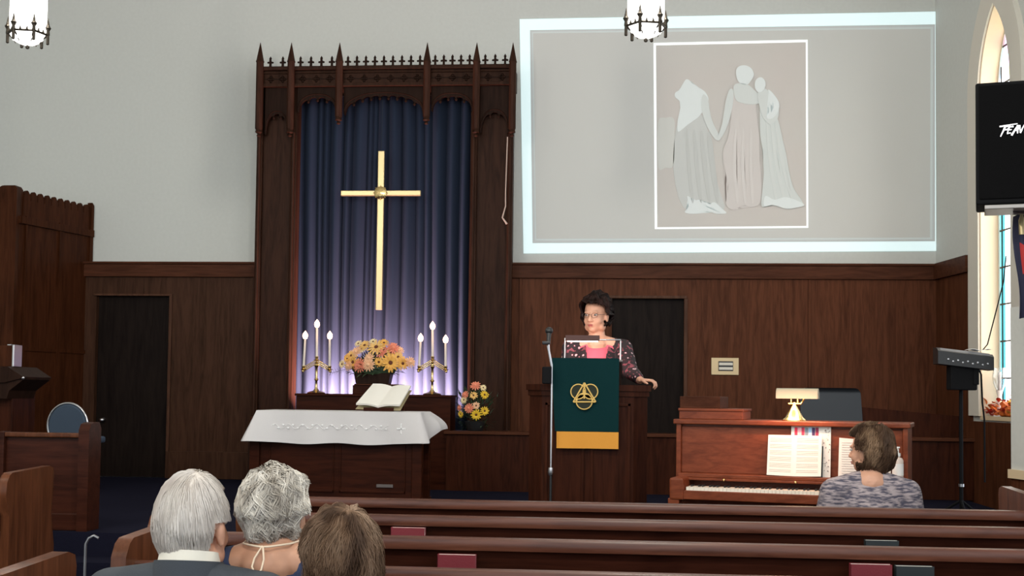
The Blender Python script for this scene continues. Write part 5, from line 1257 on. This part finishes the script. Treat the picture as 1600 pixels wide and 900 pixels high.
def hairmat(name, ramp, scale=14, rough=.55):
    m, N, L, P = newmat(name); tc = N.new('ShaderNodeTexCoord'); mp = N.new('ShaderNodeMapping'); mp.inputs['Scale'].default_value = (1, 1, .35)
    nz = N.new('ShaderNodeTexNoise'); nz.inputs['Scale'].default_value = scale; nz.inputs['Detail'].default_value = 5; r = N.new('ShaderNodeValToRGB')
    r.color_ramp.elements[0].position = .36; r.color_ramp.elements[1].position = .64
    r.color_ramp.elements[0].color = ramp[0]; r.color_ramp.elements[1].color = ramp[-1]
    if len(ramp) == 3: q = r.color_ramp.elements.new(.5); q.color = ramp[1]
    L.new(tc.outputs['Object'], mp.inputs[0]); L.new(mp.outputs[0], nz.inputs['Vector']); L.new(nz.outputs['Fac'], r.inputs[0]); L.new(r.outputs[0], P.inputs['Base Color'])
    P.inputs['Roughness'].default_value = rough; P.inputs['Specular IOR Level'].default_value = .12
    return m
def hair(parent, T, s, rad, cen, m_, n=2600, wav=0.0, lump=.06, keep=None, seed=1, L_=.10, crown=(0, -.45, .9), shape=None, rough=0, thick=.0011, swirl=0.0, lift=.004):
    """a shell hugging the skull plus thousands of strands lying over it: one hair mesh"""
    rn = random.Random(seed); cen = V(cen); rad = V(rad)
    keep = keep or (lambda d: True)
    def R(d):
        k = 1 + lump * noise.noise(d * 3.1 + V((seed * 3.7, 0, 0))) + lump * .5 * noise.noise(d * 7 + V((0, seed * 2.1, 0)))
        if shape: k *= shape(d)
        return V((d.x * rad.x, d.y * rad.y, d.z * rad.z)) * k
    bm = NB(); r = bmesh.ops.create_icosphere(bm, subdivisions=5, radius=1.0)
    dirs = {v: v.co.copy() for v in bm.verts}
    kill = [v for v in bm.verts if not keep(dirs[v])]
    bmesh.ops.delete(bm, geom=kill, context='VERTS')
    for v in bm.verts: v.co = T @ ((cen + R(v.co.copy())) * s)
    inner = None
    bmesh.ops.recalc_face_normals(bm, faces=bm.faces)
    bmesh.ops.solidify(bm, geom=bm.faces[:], thickness=.010 * s)
    cr = V(crown).normalized(); cnt = 0; tries = 0
    while cnt < n and tries < n * 4:
        tries += 1
        d = V((rn.gauss(0, 1), rn.gauss(0, 1), rn.gauss(0, 1))).normalized()
        if not keep(d): continue
        cnt += 1; pts = []; ph = noise.noise(d * 2.2 + V((seed, 1, 2))) * 7 + rn.uniform(-.5, .5); Ls = L_ * rn.uniform(.6, 1.1); steps = 8; up = rn.uniform(0.0, 1.0) * lift
        for k in range(steps):
            pts.append((cen + R(d) * (1 + (up + rough * rn.random() * .2) / .09 * (k / steps if rough else 1))) * s)
            t = d - cr * d.dot(cr); t = d.cross(t.cross(d)) if t.length > 1e-4 else V((1, 0, 0)); t = t - d * t.dot(d)
            if t.length < 1e-5: break
            t.normalize(); sd = d.cross(t); st = Ls / steps / .09
            d = (d + t * st + sd * (swirl + wav * math.sin(ph + k * 1.15)) * st).normalized()
            if not keep(d): break
        if len(pts) < 3: continue
        w_ = [T @ p for p in pts]; rs_ = [thick * s * (1.25 - .9 * i / (len(w_) - 1)) for i in range(len(w_))]
        tube(bm, w_, rs_, 3, cap=False)
    return finish('hair', bm, m_, parent, smooth=70, recalc=False)
def cloth_from(fn, voxel, it, name, m_, parent, cut=None):
    bm = NB(); fn(bm); bm = remesh(bm, voxel, it)
    if cut:
        kl = [v for v in bm.verts if cut(v.co)]; bmesh.ops.delete(bm, geom=kl, context='VERTS')
        bmesh.ops.delete(bm, geom=[v for v in bm.verts if not v.link_faces or len(v.link_faces) == 1], context='VERTS')
        for _ in range(6): bmesh.ops.smooth_vert(bm, verts=[v for v in bm.verts if v.is_boundary], factor=.5, use_axis_x=True, use_axis_y=True, use_axis_z=True)
        bmesh.ops.delete(bm, geom=[v for v in bm.verts if not v.link_faces], context='VERTS')
        bmesh.ops.recalc_face_normals(bm, faces=bm.faces); bm.normal_update()
        back = {v: bm.verts.new(v.co - v.normal * .005) for v in list(bm.verts)}; front = list(bm.faces); rim = [e for e in bm.edges if e.is_boundary]
        for f in front: bm.faces.new([back[v] for v in reversed(f.verts)])
        for e in rim:
            a_, b_ = e.verts; bm.faces.new((a_, b_, back[b_], back[a_]))
    for v in bm.verts: v.co += V((1, .7, .3)).normalized() * .004 * noise.noise(v.co * 14)
    return finish(name, bm, m_, parent, smooth=80, recalc=False)
def seated(name_label, hx, hy, top, z_seat, face, s, rz, skinm, shoulder, neck_len=.075, lean=.05, rx=0, sh_drop=.0, legs=True):
    """listener seen from behind, facing +y, sitting on a pew. hx,hy: head centre; top: crown height"""
    hc = V((hx, hy, top - .118 * s))
    t = thing('person', name_label, 'person', (hx, hy - .1, 0))
    T = T4(hc, rz, rx)
    bm = NB(); head_bits(bm, T, s)
    nb = V((hx, hy - .045, hc.z - (.12 + neck_len) * s)); sw = shoulder
    cap(bm, hc + V((0, -.028, -.04)), .052 * s, nb, .056 * s); cap(bm, nb, .056 * s, nb + V((0, -.01, -.05)), .085 * s)
    chest = nb + V((0, -.01, -.20)); hip = V((hx, hy - .10, z_seat + .12))
    ell(bm, chest, (sw * .72, .10, .17)); cap(bm, chest, .115, hip, .125); ell(bm, hip, (.17, .125, .11))
    for q in (-1, 1):
        sh = nb + V((q * sw * .88, -.01, -.075 - sh_drop)); cap(bm, nb + V((q * .03, -.01, -.02)), .045, sh, .050)
        el_ = sh + V((q * .06, .02, -.27)); wr = el_ + V((-q * .10, .23, -.02)); chain(bm, [(*sh, .052), (*el_, .042), (*wr, .027)]); hand(bm, wr, (-q * .3, 1, -.1), (0, 0, -1), .95, .3, -q)
        kn = V((hx + q * .11, hy + .28, z_seat + .07)); an = kn + V((0, .03, -z_seat + .0)); an.z = .07
        chain(bm, [(hx + q * .085, hip.y, z_seat + .085, .088), (*kn, .062), (*an, .040)]); cap(bm, an, .038, an + V((0, .14, -.03)), .035)
    bm = remesh(bm, .0062, 5)
    body = finish('body', bm, skinm, t, smooth=80, recalc=False)
    return t, T, body, hc, nb, chest, hip
def torso_cloth(nb, sw, hip, hx, hy, z_seat, g, neckr, hi, sh_drop=0, long_=True):
    def fn(bm):
        chest = nb + V((0, -.01, -.20)); ell(bm, chest, (sw * .74 + g, .10 + g, .175 + g)); cap(bm, chest, .118 + g, hip, .13 + g); ell(bm, hip, (.178 + g, .13 + g, .115))
        if hi > 0: cap(bm, nb + V((0, -.006, -.05)), neckr + .01, nb + V((0, 0, hi)), neckr)
        for q in (-1, 1):
            sh = nb + V((q * sw * .88, -.01, -.075 - sh_drop)); cap(bm, nb + V((q * .055, -.01, -.045)), .045 + g, sh, .052 + g)
            el_ = sh + V((q * .06, .02, -.27)); wr = el_ + V((-q * .10, .23, -.02)); chain(bm, [(*sh, .056 + g), (*el_, .046 + g), (*(wr - (wr - el_) * .1), .033 + g)])
    return fn
def trousers(hip, hx, hy, z_seat, g):
    def fn(bm):
        ell(bm, hip + V((0, 0, -.02)), (.18, .135, .10))
        for q in (-1, 1):
            kn = V((hx + q * .11, hy + .28, z_seat + .07)); an = kn + V((0, .03, 0)); an.z = .10
            chain(bm, [(hx + q * .085, hip.y, z_seat + .088, .09 + g), (*kn, .066 + g), (*an, .05 + g)])
    return fn
M['trouser'] = mat('dark_trousers', (.02, .022, .03, 1), .85)
# ---- white-haired man
YM = 3.22; S_ = 1.0
hm = atY(306, 790, YM); topm = ZY(746, YM, 300)
lab = 'white haired person in a grey suit jacket seated in the nearest pew at left'
t, T, body, hc, nb, chest, hip = seated(lab, hm.x, YM, topm, .43, None, 1.03, math.radians(-12), M['skin'], .21, -.020)
def kb(d): return not (d.y > .38 and d.z < .60) and d.z > -.80 + .25 * max(0, d.y) and not (abs(d.x) > .74 and d.z < -.02 and d.y > -.32)
M['hair_white'] = hairmat('white_hair', [(.50, .445, .40, 1), (.60, .55, .50, 1), (.68, .64, .59, 1)], 10)
hair(body, T, 1.03, (.088, .108, .122), (0, -.016, .012), M['hair_white'], 3200, .10, .04, kb, 2, .13, (.25, -.15, .97), swirl=.25, thick=.0008)
gs = mat('grey_suit', (.035, .042, .052, 1), .85, bump=.15, bscale=300)
cloth_from(torso_cloth(nb, .225, hip, hm.x, YM, .43, .020, .0, 0), .009, 6, 'jacket', gs, t)
def collar(bm_, z0, z1, r0, r1, cx, cy):
    n = 40; 
    rings = []
    for j in range(5):
        v = j / 4; r = r0 + (r1 - r0) * v; rings.append([bm_.verts.new((cx + r * math.cos(2 * PI * k / n), cy + r * 1.02 * math.sin(2 * PI * k / n), z0 + (z1 - z0) * v + .014 * math.sin(2 * PI * k / n + PI) * 1)) for k in range(n)])
    for a_, b_ in zip(rings, rings[1:]):
        for k in range(n): bm_.faces.new((a_[k], a_[(k + 1) % n], b_[(k + 1) % n], b_[k]))
    bmesh.ops.recalc_face_normals(bm_, faces=bm_.faces); bmesh.ops.solidify(bm_, geom=bm_.faces[:], thickness=.004)
bm = NB(); collar(bm, nb.z - .035, nb.z + .040, .088, .072, nb.x, nb.y + .004); finish('shirt_collar', bm, mat('cream_shirt', (.72, .68, .58, 1), .8), t, smooth=60)
bm = NB(); collar(bm, nb.z - .06, nb.z + .016, .105, .086, nb.x, nb.y + .004); finish('jacket_collar', bm, gs, t, smooth=60)
cloth_from(trousers(hip, hm.x, YM, .43, .012), .011, 5, 'trousers', M['trouser'], t)
face_parts(T, 1.03, body)
# ---- silver-haired woman in navy
YM = 3.34; hw_ = atY(433, 775, YM); topm = ZY(736, YM, 433)
t, T, body, hc, nb, chest, hip = seated('silver wavy haired person in a navy scoop backed top seated beside the man', hw_.x, YM, topm, .43, None, .98, math.radians(-10), M['skin2'], .185, -.040)
def kw(d): return not (d.y > .35 and d.z < .50) and d.z > -.86 + .3 * max(0, d.y) and not (abs(d.x) > .80 and -.4 < d.z < -.08 and d.y > -.15)
M['hair_silver'] = hairmat('silver_hair', [(.22, .19, .155, 1), (.50, .46, .40, 1), (.66, .62, .55, 1)], 18)
hair(body, T, .98, (.085, .106, .108), (0, -.020, .014), M['hair_silver'], 3600, 1.3, .13, kw, 5, .11, (-.1, -.3, .95), shape=lambda d: 1.0 + (.07 if d.z > -.1 else -.06 * min(1, -d.z)), thick=.0014, lift=.008)
navyt = mat('navy_top', (.022, .035, .085, 1), .8, bump=.15, bscale=250)
ncut = V((nb.x, nb.y - .06, nb.z - .0))
cloth_from(torso_cloth(nb, .19, hip, hw_.x, YM, .43, .012, 0, 0), .008, 6, 'navy_top', navyt, t, cut=lambda p: ((p.x - nb.x) / .088) ** 2 + ((p.z - (nb.z - .006)) / .062) ** 2 < 1)
bm = NB(); pc = [(nb.x - .072, nb.y + .02, nb.z + .012), (nb.x - .062, nb.y - .045, nb.z + .012), (nb.x - .02, nb.y - .078, nb.z + .010), (nb.x, nb.y - .084, nb.z + .009), (nb.x + .02, nb.y - .080, nb.z + .010), (nb.x + .062, nb.y - .045, nb.z + .014), (nb.x + .072, nb.y + .02, nb.z + .015)]
tube(bm, pc, .0028, 8)
tube(bm, [(nb.x, nb.y - .084, nb.z + .012), (nb.x - .016, nb.y - .098, nb.z - .018), (nb.x - .018, nb.y - .112, nb.z - .038), (nb.x - .004, nb.y - .124, nb.z - .058), (nb.x + .008, nb.y - .118, nb.z - .044), (nb.x + .010, nb.y - .104, nb.z - .020), (nb.x + .002, nb.y - .086, nb.z + .010)], .0026, 8)
finish('cord_necklace', bm, mat('cream_cord', (.75, .60, .44, 1), .7), t, smooth=60)
cloth_from(trousers(hip, hw_.x, YM, .43, .010), .011, 5, 'trousers', M['trouser'], t)
# ---- brown-haired person, lower, nearest
YM = 3.02; hb_ = atY(533, 850, YM); topm = ZY(799, YM, 533)
t, T, body, hc, nb, chest, hip = seated('brown haired person with tousled short hair, lowest of the three listeners', hb_.x, YM, topm, .43, None, .95, math.radians(20), M['skin2'], .17, .0)
def k3(d): return not (d.y > .40 and d.z < .5) and d.z > -.95 + .3 * max(0, d.y) and not (d.x < -.80 and -.4 < d.z < -.05 and d.y > -.1)
M['hair_brown'] = hairmat('brown_hair', [(.055, .030, .018, 1), (.15, .09, .055, 1), (.27, .18, .12, 1)], 13)
hair(body, T, .95, (.097, .112, .131), (0, -.012, .004), M['hair_brown'], 3800, .45, .08, k3, 9, .12, (.15, -.3, .9), thick=.0012, lift=.012, rough=.03, swirl=.1)
cloth_from(torso_cloth(nb, .175, hip, hb_.x, YM, .43, .012, .062, .01), .010, 5, 'dark_top', mat('charcoal_top', (.03, .03, .035, 1), .85), t)
cloth_from(trousers(hip, hb_.x, YM, .43, .010), .012, 5, 'trousers', M['trouser'], t)
# ---- pianist
hp = PN(0, 0, 0)
YM = 7.30; hp = atY(1357, 703, YM); topm = ZY(668, YM, 1357)
t, T, body, hc, nb, chest, hip = seated('person in a mottled grey top with short brown hair seated at the piano', hp.x, YM, topm, .48, None, 1.08, math.radians(48), M['skin'], .20, .0, sh_drop=.02)
def k4(d): return not (d.y > .25 and d.z < .50) and d.z > -.93 and not (abs(d.x) > .78 and -.42 < d.z < -.05 and d.y > -.2)
M['hair_pian'] = hairmat('dark_blond_hair', [(.035, .019, .012, 1), (.085, .048, .029, 1), (.28, .18, .11, 1)], 9)
hair(body, T, 1.08, (.112, .125, .136), (0, -.014, .004), M['hair_pian'], 2600, .45, .10, k4, 13, .12, (.3, -.2, .9), thick=.0018, lift=.008)
m, N, L, P = newmat('mottled_knit'); tc = N.new('ShaderNodeTexCoord'); mp = N.new('ShaderNodeMapping'); mp.inputs['Scale'].default_value = (14, 14, 60); mp.inputs['Rotation'].default_value = (0, .5, 0)
nz = N.new('ShaderNodeTexNoise'); nz.inputs['Scale'].default_value = 1.6; nz.inputs['Detail'].default_value = 3; r = N.new('ShaderNodeValToRGB'); r.color_ramp.interpolation = 'LINEAR'
r.color_ramp.elements[0].position = .40; r.color_ramp.elements[1].position = .62; r.color_ramp.elements[0].color = (.07, .065, .095, 1); r.color_ramp.elements[1].color = (.38, .32, .33, 1)
L.new(tc.outputs['Object'], mp.inputs[0]); L.new(mp.outputs[0], nz.inputs[0]); L.new(nz.outputs[0], r.inputs[0]); L.new(r.outputs[0], P.inputs['Base Color']); P.inputs['Roughness'].default_value = .9
cloth_from(torso_cloth(nb, .225, hip, hp.x, YM, .48, .022, 0, 0, .02), .010, 6, 'knit_top', m, t)
cloth_from(trousers(hip, hp.x, YM, .48, .010), .012, 5, 'trousers', M['trouser'], t)
face_parts(T, 1.08, body)
# ---- the woman speaking at the pulpit
YS3 = 9.02; hs_ = atY(931, 493, YS3)
t = thing('person', 'short dark haired person with glasses in a floral cardigan standing at the pulpit', 'person', (hs_.x, YS3, ZPL))
T = T4(hs_, math.radians(180 - 22), math.radians(-2)); s = 1.06
nb = V((hs_.x + .01, YS3 + .02, atY(931, 527, YS3).z)); zs3 = atY(931, 545, YS3).z
bm = NB(); head_bits(bm, T, s)
cap(bm, hs_ + V((0, .02, -.06)), .056, nb, .058); cap(bm, nb, .058, nb + V((0, .0, -.05)), .085)
chest = nb + V((0, .0, -.22)); hip = V((hs_.x + .02, YS3 + .02, ZPL + .84))
ell(bm, chest, (.165, .12, .17)); cap(bm, chest, .13, hip, .145); ell(bm, hip, (.185, .14, .13))
wr = atY(998, 592, YU + .20); wr.y = YU + .22; top_z = zp + .022
wr = V((XY(1000, YU + .2), YU + .20, zp + .035)); shr = nb + V((.185, .0, -.075)); elr = V((XY(984, YU + .35), YU + .40, zp + .10)); shl = nb + V((-.185, 0, -.075)); ell_l = shl + V((-.02, -.06, -.26)); wl = V((hs_.x - .12, YU + .52, zp + .02))
chain(bm, [(*(nb + V((.03, 0, -.03))), .05), (*shr, .053), (*elr, .042), (*wr, .027)])
chain(bm, [(*(nb + V((-.03, 0, -.03))), .05), (*shl, .053), (*ell_l, .042), (*wl, .027)])
hand(bm, wr + V((.0, -.01, .0)), (.93, -.25, -.02), (0, 0, -1), 1.02, .85, 1, .10)
hand(bm, wl, (.3, -.9, 0), (0, 0, -1), .95, .3, -1)
for q in (-1, 1):
    chain(bm, [(hip.x + q * .085, hip.y, hip.z - .05, .10), (hip.x + q * .10, hip.y - .01, ZPL + .47, .062), (hip.x + q * .10, hip.y + .02, ZPL + .08, .042)]); cap(bm, (hip.x + q * .10, hip.y + .03, ZPL + .045), .038, (hip.x + q * .11, hip.y - .13, ZPL + .035), .032)
bm = remesh(bm, .0062, 4)
body = finish('body', bm, M['skin'], t, smooth=80, recalc=False)
face_parts(T, s, body)
def k5(d): return not (d.y > .40 + .25 * max(0, d.z) and d.z < .40 + .12 * d.x) and d.z > -.66 and not (d.x < -.78 and -.45 < d.z < -.16 and d.y > -.2)
M['hair_dark'] = hairmat('dark_hair', [(.005, .002, .002, 1), (.011, .005, .004, 1), (.028, .012, .010, 1)], 14)
hair(body, T, s, (.098, .112, .125), (0, -.012, .018), M['hair_dark'], 2200, .7, .16, k5, 21, .09, (.1, -.1, 1), shape=lambda d: 1.05 if d.z > .3 else 1.0, thick=.0018, lift=.010)
bm = NB()
for q in (-1, 1):
    c_ = V((q * .032, .100, -.002)); pts = [T @ ((c_ + V((.023 * math.cos(a), -abs(.004 * math.cos(a)), .016 * math.sin(a)))) * s) for a in [2 * PI * k / 18 for k in range(19)]]; tube(bm, pts, .0014, 6)
    tube(bm, [T @ (V((q * .055, .097, .002)) * s), T @ (V((q * .078, .05, .004)) * s), T @ (V((q * .082, -.005, .0)) * s)], .0014, 6)
tube(bm, [T @ (V((-.009, .101, .002)) * s), T @ (V((0, .106, .004)) * s), T @ (V((.009, .101, .002)) * s)], .0014, 6)
finish('glasses', bm, M['black'], t, smooth=60)
shirt = mat('pink_shirt', (.55, .10, .15, 1), .75)
def sh(bm):
    ell(bm, chest, (.170, .128, .178)); cap(bm, chest, .136, hip, .15); 
    for q in (-1, 1): cap(bm, nb + V((q * .05, 0, -.045)), .05, nb + V((q * .15, 0, -.085)), .052)
    ell(bm, hip, (.19, .145, .12))
cloth_from(sh, .008, 5, 'shirt', shirt, t, cut=lambda p: ((p.x - nb.x) / .085) ** 2 + ((p.z - (nb.z - .0)) / .062) ** 2 < 1)
m, N, L, P = newmat('floral_print'); tc = N.new('ShaderNodeTexCoord'); vo = N.new('ShaderNodeTexVoronoi'); vo.inputs['Scale'].default_value = 26
nz = N.new('ShaderNodeTexNoise'); nz.inputs['Scale'].default_value = 30; r = N.new('ShaderNodeValToRGB'); r.color_ramp.interpolation = 'CONSTANT'
E = r.color_ramp.elements; E[0].color = (.55, .40, .42, 1); E[1].position = .42; E[1].color = (.20, .02, .045, 1)
q = E.new(.47); q.color = (.016, .008, .011, 1); q = E.new(.95); q.color = (.22, .05, .07, 1)
ad = N.new('ShaderNodeMath'); ad.operation = 'MULTIPLY_ADD'; ad.inputs[1].default_value = .5; L.new(tc.outputs['Object'], vo.inputs['Vector']); L.new(tc.outputs['Object'], nz.inputs['Vector']); L.new(nz.outputs['Fac'], ad.inputs[0]); L.new(vo.outputs['Distance'], ad.inputs[2])
L.new(ad.outputs[0], r.inputs[0]); L.new(r.outputs[0], P.inputs['Base Color']); P.inputs['Roughness'].default_value = .8
def cg(bm):
    ell(bm, chest, (.183, .142, .19)); cap(bm, chest, .150, hip, .166); ell(bm, hip, (.205, .165, .14))
    for shp, e_, w_ in ((shr, elr, wr), (shl, ell_l, wl)):
        q = 1 if shp.x > nb.x else -1
        cap(bm, nb + V((q * .065, .01, -.045)), .052, shp, .064); chain(bm, [(*shp, .066), (*e_, .056), (*(w_ + (e_ - w_) * .12), .038)])
cloth_from(cg, .008, 5, 'cardigan', m, t, cut=lambda p: (p.y < nb.y + .0 and abs(p.x - nb.x - .0) < .052 + max(0, (p.z - nb.z + .16)) * .20 and p.z > hip.z - .3 and p.y < nb.y - .02) or (((p.x - nb.x) / .085) ** 2 + ((p.z - nb.z) / .055) ** 2 < 1))
def sk(bm):
    for q in (-1, 1): chain(bm, [(hip.x + q * .085, hip.y, hip.z - .05, .115), (hip.x + q * .10, hip.y - .01, ZPL + .47, .082), (hip.x + q * .10, hip.y + .02, ZPL + .10, .062)])
    ell(bm, hip + V((0, 0, -.04)), (.2, .155, .12))
cloth_from(sk, .012, 5, 'trousers', M['trouser'], t)
